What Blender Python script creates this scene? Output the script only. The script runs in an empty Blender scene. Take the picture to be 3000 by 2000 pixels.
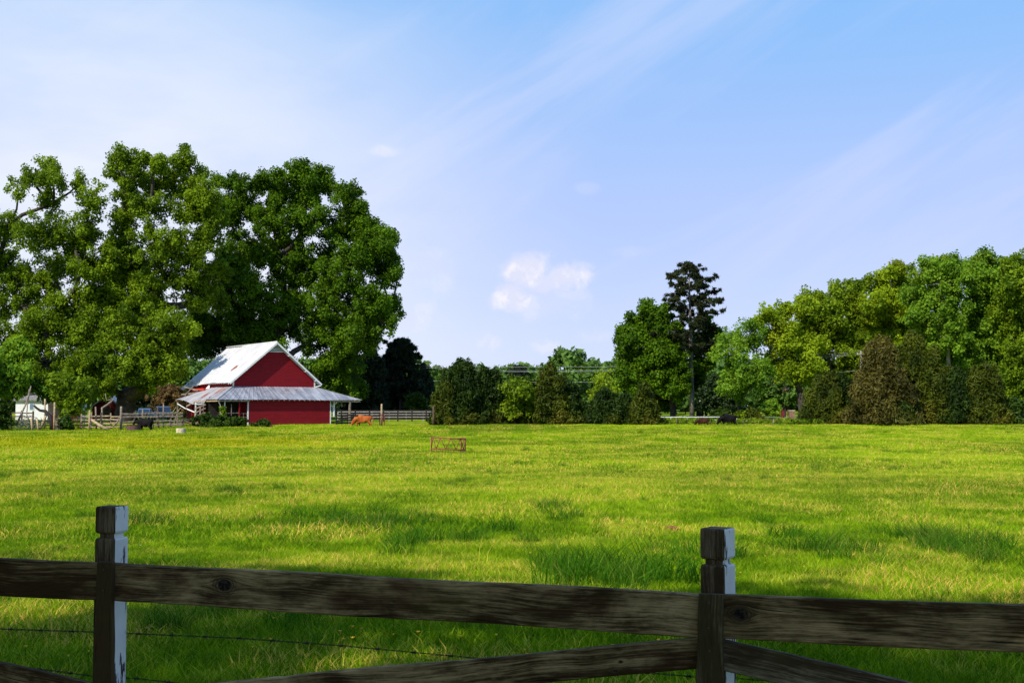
import bpy, bmesh, math, random
import numpy as np
from mathutils import Vector, Matrix, noise as mnoise
R = math.radians
random.seed(7); rng = np.random.default_rng(7)
scene = bpy.context.scene
COL = scene.collection

# ------------------------------------------------------------------ camera
EYE = 1.65; FX = 3600.0; HOR = 1203.0
PITCH = math.atan((HOR - 1000) / FX)
cam_d = bpy.data.cameras.new('camera'); cam = bpy.data.objects.new('camera', cam_d); COL.objects.link(cam)
cam_d.sensor_width = 36; cam_d.lens = 36 * FX / 3000; cam_d.clip_start = .1; cam_d.clip_end = 6000
cam.location = (0, 0, EYE); cam.rotation_euler = (R(90) + PITCH, 0, 0)
scene.camera = cam
scene.render.resolution_x = 1024; scene.render.resolution_y = 682
# ------------------------------------------------------------------ light
SUN_AZ = math.atan2(-.60, -.80); SUN_EL = R(41)       # towards the sun: left and behind the camera
sd = Vector((math.sin(SUN_AZ) * math.cos(SUN_EL), math.cos(SUN_AZ) * math.cos(SUN_EL), math.sin(SUN_EL)))
sun_d = bpy.data.lights.new('sun', 'SUN'); sun_d.energy = 4.8; sun_d.angle = R(.55); sun_d.color = (1, .93, .78)
sun = bpy.data.objects.new('sun', sun_d); COL.objects.link(sun)
sun.rotation_euler = sd.to_track_quat('Z', 'Y').to_euler(); sun.location = (-60, -60, 80)
scene.view_settings.view_transform = 'Standard'; scene.view_settings.look = 'None'
scene.view_settings.exposure = .35; scene.view_settings.gamma = 1

# ------------------------------------------------------------------ node helpers
class NT:
    def __init__(s, tree): s.t = tree; s.n = tree.nodes; s.l = tree.links
    def new(s, ty, ins=None, **kw):
        nd = s.n.new(ty)
        for k, v in kw.items(): setattr(nd, k, v)
        if ins:
            for k, v in ins.items():
                sk = nd.inputs[k]
                if isinstance(v, bpy.types.NodeSocket): s.l.new(v, sk)
                elif isinstance(v, bpy.types.Node): s.l.new(v.outputs[0], sk)
                else: sk.default_value = v
        return nd
    def math(s, op, a, b=0.0, c=0.0, clamp=False):
        return s.new('ShaderNodeMath', {0: a, 1: b, 2: c}, operation=op, use_clamp=clamp).outputs[0]
    def vm(s, op, a, b=(0, 0, 0)):
        nd = s.new('ShaderNodeVectorMath', {0: a, 1: b}, operation=op)
        return nd.outputs['Value'] if op in ('DOT_PRODUCT', 'LENGTH', 'DISTANCE') else nd.outputs[0]
    def mix(s, f, a, b, bt='MIX'):
        nd = s.new('ShaderNodeMix', data_type='RGBA', blend_type=bt)
        for i, v in ((0, f), (6, a), (7, b)):
            if isinstance(v, bpy.types.NodeSocket): s.l.new(v, nd.inputs[i])
            elif i: nd.inputs[i].default_value = (*v, 1) if len(v) == 3 else v
            else: nd.inputs[i].default_value = v
        return nd.outputs[2]
    def noise(s, vec, scale, detail=4, rough=.55, dist=0.0):
        i = {'Scale': scale, 'Detail': detail, 'Roughness': rough, 'Distortion': dist}
        if vec is not None: i['Vector'] = vec
        return s.new('ShaderNodeTexNoise', i).outputs['Fac']
    def ramp(s, f, lo, hi, a=0.0, b=1.0):
        nd = s.new('ShaderNodeMapRange', {0: f, 1: lo, 2: hi, 3: a, 4: b}, interpolation_type='SMOOTHSTEP')
        return nd.outputs[0]
    def mapping(s, vec, loc=(0, 0, 0), rot=(0, 0, 0), sc=(1, 1, 1)):
        return s.new('ShaderNodeMapping', {'Vector': vec, 'Location': loc, 'Rotation': rot, 'Scale': sc}).outputs[0]

def pixdir(px, py):
    fwd = Vector((0, math.cos(PITCH), math.sin(PITCH))); up = Vector((0, -math.sin(PITCH), math.cos(PITCH)))
    return fwd + Vector((1, 0, 0)) * ((px - 1500) / FX) - up * ((py - 1000) / FX)
def P(px, py, D):
    d = pixdir(px, py); return Vector((0, 0, EYE)) + d * (D / d.y)

# ------------------------------------------------------------------ world
world = bpy.data.worlds.new('World'); scene.world = world; world.use_nodes = True
w = NT(world.node_tree); w.n.clear()
sky = w.new('ShaderNodeTexSky', sky_type='NISHITA', sun_disc=False)
sky.sun_elevation = SUN_EL; sky.sun_rotation = SUN_AZ % (2 * math.pi)
sky.air_density = 1.0; sky.dust_density = .6; sky.ozone_density = 1.6; sky.altitude = 100
tc = w.new('ShaderNodeTexCoord'); dr = w.vm('NORMALIZE', tc.outputs['Generated'])
sep = w.new('ShaderNodeSeparateXYZ', {0: dr}); dx, dy, dz = sep.outputs
# thin high cloud streaks, climbing towards the right
mp = w.mapping(dr, rot=(0, R(33), 0)); mp = w.mapping(mp, loc=(.4, 0, .12), sc=(1.0, 1.3, 7.0))
st = w.noise(mp, 2.0, 6, .55, .35)
m2 = w.mapping(dr, loc=(.35, 0, .2), sc=(1.4, 1.4, 3.2))
veil = w.noise(m2, 1.6, 4, .5, .2)
f1 = w.ramp(st, .47, .70, 0, .44)
f2 = w.ramp(veil, .48, .75, 0, .16)
low = w.ramp(dz, .0, .26, .22, 0)
# a bright bank of thin cloud low on the left
lc = pixdir(330, 860).normalized()
bank = w.ramp(w.vm('DISTANCE', dr, tuple(lc)), .06, .40, .95, 0)
bankn = w.math('MULTIPLY', bank, w.ramp(w.noise(w.mapping(dr, sc=(2, 2, 6)), 2.5, 5), .25, .6, .65, 1))
fac = w.math('ADD', w.math('ADD', f1, f2), low, clamp=True)
fac = w.math('MULTIPLY', fac, .92)
# puffs of low cloud
puff = None
for (px, py, rx, rz, k) in ((1542, 800, .030, .019, 1.0), (1572, 790, .022, .016, 1.0), (1645, 812, .032, .014, .95), (1602, 820, .042, .015, .85), (1495, 864, .022, .016, .95), (1600, 868, .046, .022, .32),
                            (1120, 443, .022, .006, .35), (1190, 940, .02, .015, .35), (1440, 1003, .014, .009, .35), (1600, 1012, .016, .008, .32),
                            (1280, 800, .02, .02, .25), (1710, 553, .016, .006, .2), (1235, 900, .012, .008, .3), (1850, 735, .02, .006, .15), (1750, 985, .02, .008, .2)):
    c = pixdir(px, py).normalized()
    dd = w.vm('SUBTRACT', dr, tuple(c)); dd = w.vm('MULTIPLY', dd, (1 / rx, 1 / rx, 1 / rz))
    ln = w.vm('LENGTH', dd)
    nz = w.noise(dr, 44, 7, .60, .4)
    ln = w.math('ADD', ln, w.math('MULTIPLY', w.math('SUBTRACT', nz, .5), 1.7))
    g = w.math('MULTIPLY', w.ramp(ln, .25, 1.05, 1, 0), k)
    puff = g if puff is None else w.math('MAXIMUM', puff, g)
CL = 6.6
base = w.new('ShaderNodeHueSaturation', {'Saturation': .95, 'Value': 1.0, 'Color': sky.outputs[0]}).outputs[0]
grad = w.mix(w.ramp(dz, .0, .15), (3.9, 4.45, 6.0), (2.75, 3.55, 6.0))
grad = w.mix(w.ramp(dz, .13, .34), grad, (1.55, 3.25, 6.0))
base = w.mix(.88, base, grad)
CL = 6.6
c1 = w.mix(fac, base, (4.1, 4.5, 6.1))
c1 = w.mix(bankn, c1, (5.35, 5.6, 6.2))
shade = w.ramp(w.noise(w.mapping(dr, loc=(0, 0, .012)), 42, 6, .6, .4), .42, .6)
c2 = w.mix(puff, c1, w.mix(shade, (4.6, 4.8, 5.95), (5.95, 5.75, 6.15)))
bg = w.new('ShaderNodeBackground', {'Color': c2, 'Strength': .13})
out = w.new('ShaderNodeOutputWorld'); w.l.new(bg.outputs[0], out.inputs[0])

# ------------------------------------------------------------------ mesh helpers
def mesh_np(name, verts, faces, k, mat=None, rnd=None):
    """verts (n,3) array, faces (m,k) array, k corners per face, rnd per-vertex float"""
    me = bpy.data.meshes.new(name)
    verts = np.asarray(verts, dtype=np.float32); faces = np.asarray(faces, dtype=np.int32)
    me.vertices.add(len(verts)); me.vertices.foreach_set('co', verts.ravel())
    me.loops.add(faces.size); me.loops.foreach_set('vertex_index', faces.ravel())
    me.polygons.add(len(faces)); me.polygons.foreach_set('loop_start', np.arange(0, faces.size, k, dtype=np.int32))
    if rnd is not None:
        a = me.attributes.new('rnd', 'FLOAT', 'POINT'); a.data.foreach_set('value', np.asarray(rnd, dtype=np.float32))
    me.update(calc_edges=True)
    if mat: me.materials.append(mat)
    return me

class MB:
    def __init__(s): s.v = []; s.f = []; s.mi = []; s.sm = []
    def add(s, vs, fs, mi=0, sm=False):
        o = len(s.v); s.v += [tuple(v) for v in vs]; s.f += [tuple(i + o for i in f) for f in fs]
        s.mi += [mi] * len(fs); s.sm += [sm] * len(fs)
    def box(s, a, b, mi=0):
        (x0, y0, z0), (x1, y1, z1) = a, b
        s.add([(x0, y0, z0), (x1, y0, z0), (x1, y1, z0), (x0, y1, z0), (x0, y0, z1), (x1, y0, z1), (x1, y1, z1), (x0, y1, z1)],
              [(0, 3, 2, 1), (4, 5, 6, 7), (0, 1, 5, 4), (1, 2, 6, 5), (2, 3, 7, 6), (3, 0, 4, 7)], mi)
    def beam(s, p0, p1, w_, h_, mi=0, up=(0, 0, 1)):
        """board centred on p0-p1, w_ wide across, h_ high along up"""
        p0 = Vector(p0); p1 = Vector(p1); d = (p1 - p0).normalized(); u = Vector(up)
        if abs(d.dot(u)) > .99: u = Vector((0, 1, 0))
        sx = d.cross(u).normalized() * w_ / 2; uz = sx.cross(d).normalized() * h_ / 2
        vs = [p + a * sx + b * uz for p in (p0, p1) for a, b in ((-1, -1), (1, -1), (1, 1), (-1, 1))]
        s.add(vs, [(0, 1, 2, 3), (7, 6, 5, 4), (0, 4, 5, 1), (1, 5, 6, 2), (2, 6, 7, 3), (3, 7, 4, 0)], mi)
    def tube(s, pts, rs, n=6, mi=0, cap=True):
        pts = [Vector(p) for p in pts]
        if not hasattr(rs, '__len__'): rs = [rs] * len(pts)
        o = len(s.v); prev = None
        for i, p in enumerate(pts):
            d = (pts[min(i + 1, len(pts) - 1)] - pts[max(i - 1, 0)])
            d = d.normalized() if d.length > 1e-9 else Vector((0, 0, 1))
            if prev is None:
                a = d.cross(Vector((0, 0, 1)) if abs(d.z) < .9 else Vector((0, 1, 0))).normalized()
            else:
                a = (prev - d * prev.dot(d)); a = a.normalized() if a.length > 1e-6 else d.orthogonal().normalized()
            prev = a; b = d.cross(a)
            for k in range(n):
                t = 2 * math.pi * k / n; s.v.append(tuple(p + (a * math.cos(t) + b * math.sin(t)) * rs[i]))
        for i in range(len(pts) - 1):
            for k in range(n):
                q = (k + 1) % n
                s.f.append((o + i * n + k, o + i * n + q, o + (i + 1) * n + q, o + (i + 1) * n + k)); s.mi.append(mi); s.sm.append(True)
        if cap:
            s.f.append(tuple(o + k for k in reversed(range(n)))); s.mi.append(mi); s.sm.append(False)
            e = o + (len(pts) - 1) * n; s.f.append(tuple(e + k for k in range(n))); s.mi.append(mi); s.sm.append(False)
    def mesh(s, name, mats):
        me = bpy.data.meshes.new(name); me.from_pydata(s.v, [], s.f); me.update()
        if not isinstance(mats, (list, tuple)): mats = [mats]
        for m in mats: me.materials.append(m)
        me.polygons.foreach_set('material_index', s.mi); me.polygons.foreach_set('use_smooth', s.sm)
        return me
    def build(s, name, mats, parent=None, loc=None, rot=None, bevel=0):
        o = bpy.data.objects.new(name, s.mesh(name, mats)); COL.objects.link(o)
        if parent: o.parent = parent
        if loc is not None: o.location = loc
        if rot is not None: o.rotation_euler = rot
        if bevel:
            b = o.modifiers.new('bevel', 'BEVEL'); b.width = bevel; b.segments = 2; b.limit_method = 'ANGLE'
        return o
def link(name, me, parent=None, loc=None):
    o = bpy.data.objects.new(name, me); COL.objects.link(o)
    if parent: o.parent = parent
    if loc is not None: o.location = loc
    return o
def tag(o, label=None, cat=None, group=None, kind=None):
    if label: o['label'] = label
    if cat: o['category'] = cat
    if group: o['group'] = group
    if kind: o['kind'] = kind
    return o
def thing(name, loc, label, cat, group=None, rz=0):
    o = bpy.data.objects.new(name, None); COL.objects.link(o); o.location = loc; o.rotation_euler = (0, 0, rz)
    o.empty_display_size = .3
    return tag(o, label, cat, group)

# ------------------------------------------------------------------ terrain
_PY = [-400, -60, 0, 6, 15, 30, 60, 84, 105, 128, 138, 150, 180, 230, 400, 1000, 3000]
_PZ = [1, .3, 0, 0, -.35, -.8, -1.25, -1.3, -.95, -.42, -.08, .12, .7, 1.2, 2.5, 5, 8]
def ground(x, y):
    s = 0; wsum = 0
    for o, wt in ((-.06, 1), (-.03, 2), (0, 3), (.03, 2), (.06, 1)):
        yy = y + o * max(40, abs(y)); s += wt * float(np.interp(yy, _PY, _PZ)); wsum += wt
    z = s / wsum
    n = mnoise.noise(Vector((x / 15, y / 17, 3.3))) * .10 + mnoise.noise(Vector((x / 6, y / 6, 7.3))) * .03
    k = min(1, max(0, (abs(y) - 6) / 20))
    if y > 130: k *= max(.25, 1 - (y - 130) / 20)
    return z + n * k
def G(px, D, dz=0):
    x = (px - 1500) / FX * D / math.cos(PITCH) ; x = P(px, HOR, D).x
    return Vector((x, D, ground(x, D) + dz))

# ------------------------------------------------------------------ materials
def newmat(name):
    m = bpy.data.materials.new(name); m.use_nodes = True; t = NT(m.node_tree)
    for nd in list(t.n):
        if nd.type != 'OUTPUT_MATERIAL': t.n.remove(nd)
    t.o = [nd for nd in t.n][0]
    return m, t
def fin(t, bsdf): t.l.new(bsdf.outputs[0], t.o.inputs[0])
def principled(t, col, rough=.7, bump=None, bstr=.3, bdist=.02, metal=0.0, spec=.3):
    ins = {'Base Color': col if isinstance(col, bpy.types.NodeSocket) else (*col, 1), 'Roughness': rough, 'Metallic': metal, 'Specular IOR Level': spec}
    b = t.new('ShaderNodeBsdfPrincipled', ins)
    if bump is not None:
        bn = t.new('ShaderNodeBump', {'Height': bump, 'Strength': bstr, 'Distance': bdist}); t.l.new(bn.outputs[0], b.inputs['Normal'])
    return b
def obj_co(t): return t.new('ShaderNodeTexCoord').outputs['Object']
def simple(name, col, rough=.6, var=.25, scale=3.0, metal=0.0, bump=.15, spec=.3):
    m, t = newmat(name); co = obj_co(t); n = t.noise(co, scale, 5)
    dark = tuple(c * (1 - var) for c in col); lite = tuple(min(1, c * (1 + var)) for c in col)
    c = t.mix(t.ramp(n, .3, .7), dark, lite)
    fin(t, principled(t, c, rough, t.noise(co, scale * 6, 4), bump, .02, metal, spec)); return m
def leafmat(name, a, b, trans=.30, clump=.35, rough=.55, c3=None, k3=.12):
    """a = darker leaf colour, b = lighter; per-leaf attribute and clump noise choose between"""
    m, t = newmat(name)
    r = t.new('ShaderNodeAttribute', attribute_name='rnd').outputs['Fac']
    co = obj_co(t); n = t.noise(co, clump, 3)
    f = t.math('ADD', t.math('MULTIPLY', r, .55), t.ramp(n, .35, .65, 0, .45))
    c = t.mix(f, a, b)
    if c3: c = t.mix(t.ramp(t.noise(co, .16, 2), .56, .70, 0, k3 * 5), c, c3)
    p = principled(t, c, rough, spec=.10)
    tr = t.new('ShaderNodeBsdfTranslucent', {'Color': t.mix(1, c, (1.35, 1.25, .5), 'MULTIPLY')})
    mx = t.new('ShaderNodeMixShader', {0: trans, 1: p.outputs[0], 2: tr.outputs[0]}); fin(t, mx); return m

M = {}
M['bark'] = simple('bark', (.045, .037, .031), .9, .45, 2.2, bump=.6)
M['bark_pale'] = simple('bark_pale', (.26, .23, .20), .9, .35, 2.0, bump=.6)
M['bark_mid'] = simple('bark_mid', (.17, .15, .13), .9, .35, 2.0, bump=.6)
M['twig'] = simple('dead_wood', (.20, .165, .13), .9, .4, 3.0)
M['leaf_pecan'] = leafmat('leaf_pecan', (.014, .048, .002), (.130, .245, .008), .34)
M['leaf_pecan_l'] = leafmat('leaf_pecan_light', (.028, .075, .003), (.235, .345, .014), .36)
M['leaf_pecan_d'] = leafmat('leaf_pecan_dark', (.012, .042, .003), (.055, .125, .008), .26)
M['leaf_bright'] = leafmat('leaf_bright', (.040, .115, .007), (.25, .41, .03), .42, c3=(.20, .26, .02))
M['leaf_yellow'] = leafmat('leaf_yellow', (.085, .15, .006), (.38, .50, .02), .42, c3=(.26, .22, .02))
M['leaf_olive'] = leafmat('leaf_olive', (.045, .10, .005), (.26, .36, .015), .38, c3=(.20, .13, .03), k3=.12)
M['leaf_magnolia'] = leafmat('leaf_magnolia', (.008, .022, .006), (.035, .06, .02), .1, rough=.3)
M['cedar'] = leafmat('cedar_dark', (.005, .016, .003), (.040, .074, .008), .14, c3=(.09, .085, .008), k3=.12)
M['cedar_olive'] = leafmat('cedar_olive', (.012, .026, .003), (.105, .130, .010), .2, c3=(.12, .09, .012), k3=.1)
M['cedar_brown'] = leafmat('cedar_brown', (.020, .022, .005), (.150, .132, .026), .18, c3=(.07, .09, .015), k3=.14)
M['pine'] = leafmat('pine_needles', (.006, .012, .005), (.045, .055, .018), .08)
M['pine_far'] = leafmat('pine_far', (.008, .018, .010), (.028, .045, .022), .1)
M['leaf_far'] = leafmat('leaf_far', (.040, .085, .014), (.13, .24, .045), .3, clump=.08)
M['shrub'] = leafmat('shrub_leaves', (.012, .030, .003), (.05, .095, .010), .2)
M['brush'] = leafmat('brush_twigs', (.10, .06, .028), (.24, .16, .06), .2, c3=(.25, .2, .03))
# ------------------------------------------------------------------ foliage
def leaf_cloud(centers, radii, per, size, flat=.7, up=.55, elong=1.0, seed=0, drop=0.0):
    """leaf-sized quads scattered through many small clumps -> verts, faces, rnd"""
    r_ = np.random.default_rng(seed)
    n = np.maximum(3, (per * (radii / radii.mean()) ** 2).astype(int)); idx = np.repeat(np.arange(len(centers)), n); N = len(idx)
    d = r_.normal(size=(N, 3)); d /= np.linalg.norm(d, axis=1)[:, None]
    rad = r_.random(N) ** .45
    off = d * rad[:, None] * radii[idx][:, None]; off[:, 2] *= flat
    off += r_.normal(size=(N, 3)) * .12 * radii[idx][:, None]
    c = centers[idx] + off
    nrm = d * .9 + r_.normal(size=(N, 3)) * .75; nrm[:, 2] += up; nrm /= np.linalg.norm(nrm, axis=1)[:, None]
    t = r_.normal(size=(N, 3)); t[:, 2] -= drop; t -= nrm * (t * nrm).sum(1)[:, None]; t /= np.linalg.norm(t, axis=1)[:, None]
    b = np.cross(nrm, t)
    s = size * (.55 + .9 * r_.random(N)); L = (s * .62 * elong)[:, None]; W = (s * .42 / elong ** .5)[:, None]
    v = np.stack([c - t * L, c + b * W - t * L * .1, c + t * L - nrm * L * .25, c - b * W - t * L * .1], 1).reshape(-1, 3)
    f = np.arange(4 * N).reshape(-1, 4)
    crnd = r_.random(len(centers)); crnd = np.clip(crnd + .28 * np.sin(centers[:, 0] * .9 + seed) * np.sin(centers[:, 1] * .8) + .28 * np.sin(centers[:, 2] * .8 + centers[:, 0] * .5), 0, 1)
    rnd = np.repeat(np.clip(.6 * crnd[idx] + .4 * r_.random(N), 0, 1), 4)
    return v, f, rnd

def limbs(mb, base, nodes, r0, fork=.3, tips=None, seed=0, wob=.06, mi=0):
    """connect lobe centres to the trunk as a branching skeleton (pipe model radii)"""
    rr = random.Random(seed)
    zs = sorted(n.z for n in nodes); ztop = zs[int(len(zs) * .6)]
    fz = base.z + (ztop - base.z) * fork
    cen = sum(nodes, Vector()) / len(nodes)
    pts = [base.copy()]; par = [-1]
    for k in range(1, 5):
        t = k / 4; pts.append(Vector((base.x + (cen.x - base.x) * .15 * t, base.y + (cen.y - base.y) * .15 * t, base.z + (fz - base.z) * t))); par.append(k - 1)
    order = sorted(nodes, key=lambda q: (q - pts[4]).length)
    ntr = len(pts)
    for q in order:
        best = None; bc = 1e9
        for i, p in enumerate(pts):
            if i < 3: continue
            c = (q - p).length + .35 * (p - pts[4]).length
            dd = q - p
            if dd.z < -.2 * dd.length: c *= 1.35
            if c < bc: bc = c; best = i
        pts.append(q); par.append(best)
    ch = [0] * len(pts)
    wgt = [1.0 if i >= ntr else 0 for i in range(len(pts))]
    for i in reversed(range(1, len(pts))): wgt[par[i]] += wgt[i]
    tot = wgt[4] if wgt[4] > 0 else 1
    rad = [r0 * .72 * (max(wgt[i], .5) / tot) ** .50 for i in range(len(pts))]
    for i in range(ntr): rad[i] = r0 * (1.0 if i else 1.5)
    rad[1] = r0 * 1.12
    mb.tube([pts[i] for i in range(ntr)], [rad[i] for i in range(ntr)], 10, mi)
    for i in range(ntr, len(pts)):
        a = pts[par[i]]; b = pts[i]; L = (b - a).length; seg = max(3, int(L / 1.3)); pl = []; rl = []
        ra = min(rad[par[i]] * .92, rad[i] * 1.5 + .01); rb = rad[i] * .85
        o = Vector((rr.uniform(-1, 1), rr.uniform(-1, 1), -.6)) * L * .10
        for k in range(seg + 1):
            t = k / seg; p = a.lerp(b, t) + o * math.sin(t * math.pi)
            if 0 < k < seg: p += Vector((rr.gauss(0, 1), rr.gauss(0, 1), rr.gauss(0, 1))) * L * wob * .3
            pl.append(p); rl.append(ra + (rb - ra) * t)
        mb.tube(pl, rl, 6, mi, cap=False)
    return pts

TREES = {}
def tree(name, label, cat, px, D, lobes, mat, leaf=.42, per=85, trunk_r=.5, kd=1.0, bark='bark', group=None, fork=.3, seed=1, sub=.82, flat=.95, basepy=None, twigs=True, bridge=True, n_bridge=.8):
    """lobes: (px, py, r_px[, depth offset]) -- clusters of foliage standing at their own distance"""
    rr = np.random.default_rng(seed); base = G(px, D); root = thing(name, base, label, cat, group)
    C = []; Rr = []; nodes = []; owner = []
    for lb in lobes:
        x, y, r = lb[:3]; dd = lb[3] if len(lb) > 3 else float(rr.uniform(-.5, .5)) * 6
        c = P(x, y, D + dd); rm = r / FX * (D + dd); nodes.append(c - base)
        n = max(3, int(kd * 4.2 * (rm / sub) ** 1.9)); d = rr.normal(size=(n, 3)); d /= np.linalg.norm(d, axis=1)[:, None]
        q = d * (rr.random(n) ** .42 * (1 + .12 * rr.normal(size=n)))[:, None] * rm * .90; q[:, 2] *= .92
        C.append(np.array(c - base)[None] + q); Rr.append(sub * (.5 + .85 * rr.random(n)) * min(1, .6 + rm / 5)); owner += [len(nodes) - 1] * n
    if bridge:                       # leafy boughs between neighbouring clusters, so that the crown hangs together
        nn = [np.array(q) for q in nodes]; rl = [l[2] / FX * D for l in lobes]
        for i in range(len(nn)):
            for j in sorted(range(len(nn)), key=lambda q: np.linalg.norm(nn[q] - nn[i]))[1:3]:
                m_ = int(n_bridge * kd * 2.2 * (min(rl[i], rl[j]) / sub) ** 1.5) + 1; t_ = rr.random((m_, 1))
                C.append(nn[i] * t_ + nn[j] * (1 - t_) + rr.normal(size=(m_, 3)) * min(rl[i], rl[j]) * .34); Rr.append(sub * (.45 + .6 * rr.random(m_))); owner += [i] * m_
    C = np.concatenate(C); Rr = np.concatenate(Rr)
    keep = C[:, 2] > 1.0; C = C[keep]; Rr = Rr[keep]; owner = [o for o, k in zip(owner, keep) if k]
    v, f, rnd = leaf_cloud(C, Rr, per, leaf, flat, seed=seed)
    mb = MB(); limbs(mb, Vector((0, 0, -.2)), nodes, trunk_r, fork, seed=seed)
    if twigs:
        for i in range(0, len(C), 2):
            a = nodes[owner[i]]; b = Vector(C[i]); m_ = a.lerp(b, .5) + Vector(rr.normal(size=3)) * .15
            mb.tube([a, m_, b], [.05, .035, .015], 3, 0, cap=False)
    mb.build('trunk', M[bark], root)
    link('crown', mesh_np('crown', v, f, 4, M[mat], rnd), root)
    return root

def cedar(name, label, cat, px, D, top, halfw, mat, n=None, seed=1, group=None, base_frac=.06, wisp=0, leaf=.21, per=105, power=.62, lean=0, bottom=None, density=1.0, bark='bark'):
    """irregular cone of upswept sprays"""
    rr = np.random.default_rng(seed); base = G(px, D); root = thing(name, base, label, cat, group)
    H = P(px, top, D).z - base.z; Rm = halfw / FX * D
    K = 14; sp = [(0, 0, H, Rm * .72)]               # a cluster of upright leaders of different heights
    for k in range(K):
        a_ = k * 2.4 + rr.random(); q_ = Rm * (.18 + .52 * rr.random()); hh = H * (1 - .74 * (q_ / Rm) ** (1.0 / max(.3, power) * .9)) * rr.uniform(.74, 1.05)
        sp.append((math.cos(a_) * q_, math.sin(a_) * q_, hh, Rm * rr.uniform(.32, .50)))
    Cs = []
    for (x_, y_, h_, r_) in sp:
        m_ = int(density * 5.4 * h_ * (r_ + .2)); t = rr.random(m_) ** .95; t[: m_ // 7] = rr.random(m_ // 7) * .12; ang = rr.random(m_) * 2 * math.pi
        pr = r_ * np.minimum(1, ((1 - t) * 1.08) ** .80) * (1 + .30 * np.sin(ang * 3 + t * 12 + seed)) + .10; rad = pr * rr.random(m_) ** .45
        Cs.append(np.stack([x_ + np.cos(ang) * rad + lean * t * h_, y_ + np.sin(ang) * rad, t * h_ + rr.normal(size=m_) * .12], 1))
    C = np.concatenate(Cs); n = len(C)
    sr = (.26 + .44 * rr.random(n) ** 1.6) * (.7 + .3 * min(1.5, Rm / 2.5))
    v, f, rnd = leaf_cloud(C, sr, per, leaf, 1.5, .25, 1.9, seed, drop=-1.0)
    mb = MB(); mb.tube([(0, 0, -.2), (lean * H * .5, 0, H * .5), (lean * H, 0, H * .97)], [.10 + H * .017, .05 + H * .010, .02], 7)
    for i in range(0, n, 3):
        z = max(.3, C[i, 2] - .5 * math.hypot(C[i, 0], C[i, 1])); mb.tube([(lean * z, 0, z), tuple(C[i] * (.5, .5, .5) + np.array([0, 0, z * .5])), tuple(C[i])], [.035, .028, .012], 4, 0, False)
    for k in range(wisp):      # bare leading shoots that stand out above the crown
        x0 = rr.normal() * Rm * .42; y0 = rr.normal() * Rm * .3; z0 = H * (1 - .35 * abs(x0) / Rm) - .6
        hh = rr.uniform(.6, 1.7); pl = [(x0 + rr.normal() * .06, y0, z0), (x0 + rr.normal() * .12, y0, z0 + hh * .5), (x0 + rr.normal() * .28, y0, z0 + hh)]
        mb.tube(pl, [.035, .025, .012], 4, 0, False)
        ns = 14; cc = np.array([[x0 + rr.normal() * .15, y0 + rr.normal() * .15, z0 + hh * rr.random()] for _ in range(ns)])
        v2, f2, r2 = leaf_cloud(cc, np.full(ns, .16), 7, .2, 1.2, .3, 1.8, seed + k, -.8); f = np.concatenate([f, f2 + len(v)]); v = np.concatenate([v, v2]); rnd = np.concatenate([rnd, r2])
    keep = v[:, 2].reshape(-1, 4).min(1) > .02; f = f[keep]
    mb.build('trunk', M[bark], root); link('crown', mesh_np('crown', v, f, 4, M[mat], rnd), root)
    return root

def pine(name, label, cat, px, D, top, halfw, first, mat='pine', seed=1, group=None, nl=46, bark='bark_pale', tr=.42, lean_px=0, per=60, wtop=.35, fill=1.0):
    rr = np.random.default_rng(seed); base = G(px, D); root = thing(name, base, label, cat, group)
    H = P(px, top, D).z - base.z; Rm = halfw / FX * D; lean = lean_px / FX * D; z1 = H * first
    mb = MB(); tp = [(lean * (k / 8) ** 1.0, 0, H * k / 8 - .2) for k in range(9)]
    mb.tube(tp, [tr * (1 - .93 * (k / 8) ** 1.3) + .03 for k in range(9)], 10)
    C = []; Rr = []
    for i in range(nl):
        t = (i + rr.random()) / nl; z = z1 + (H - z1) * t * .97; a = i * 2.4 + rr.normal() * .3
        L = Rm * (wtop + (1 - wtop) * (1 - t) ** .75) * rr.uniform(.62, 1.08)
        if t > .9: L *= .75
        rise = L * rr.uniform(.0, .32); x0 = lean * z / H; dx_, dy_ = math.cos(a), math.sin(a)
        pl = [(x0, 0, z)]; nseg = 5
        for k in range(1, nseg + 1):
            s_ = k / nseg; pl.append((x0 + dx_ * L * s_ + rr.normal() * .05 * L, dy_ * L * s_ + rr.normal() * .05 * L, z + rise * s_ ** 1.6 - .06 * L * math.sin(s_ * 3)))
        mb.tube(pl, [.065 * (1 - .75 * k / nseg) * (1.2 - .7 * t) for k in range(nseg + 1)], 5, 1, False)
        for k in range(int((5 + L * 2.6) * fill)):
            s_ = rr.uniform(.38, 1.04); j = min(nseg - 1, int(s_ * nseg)); p = Vector(pl[j]).lerp(Vector(pl[j + 1]), min(1, s_ * nseg - j))
            q = p + Vector((rr.normal() * .42, rr.normal() * .42, rr.normal() * .16 + .12)); C.append(tuple(q)); Rr.append(rr.uniform(.20, .38))
            mb.tube([p, q], [.03, .015], 3, 1, False)
    for k in range(10): C.append((lean + rr.normal() * .35, rr.normal() * .35, H - rr.random() * 1.2)); Rr.append(.36)
    v, f, rnd = leaf_cloud(np.array(C), np.array(Rr), per, .24, .72, .4, 2.4, seed, -.5)
    mb.build('trunk', [M[bark], M['bark']], root); link('crown', mesh_np('crown', v, f, 4, M[mat], rnd), root)
    return root

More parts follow.
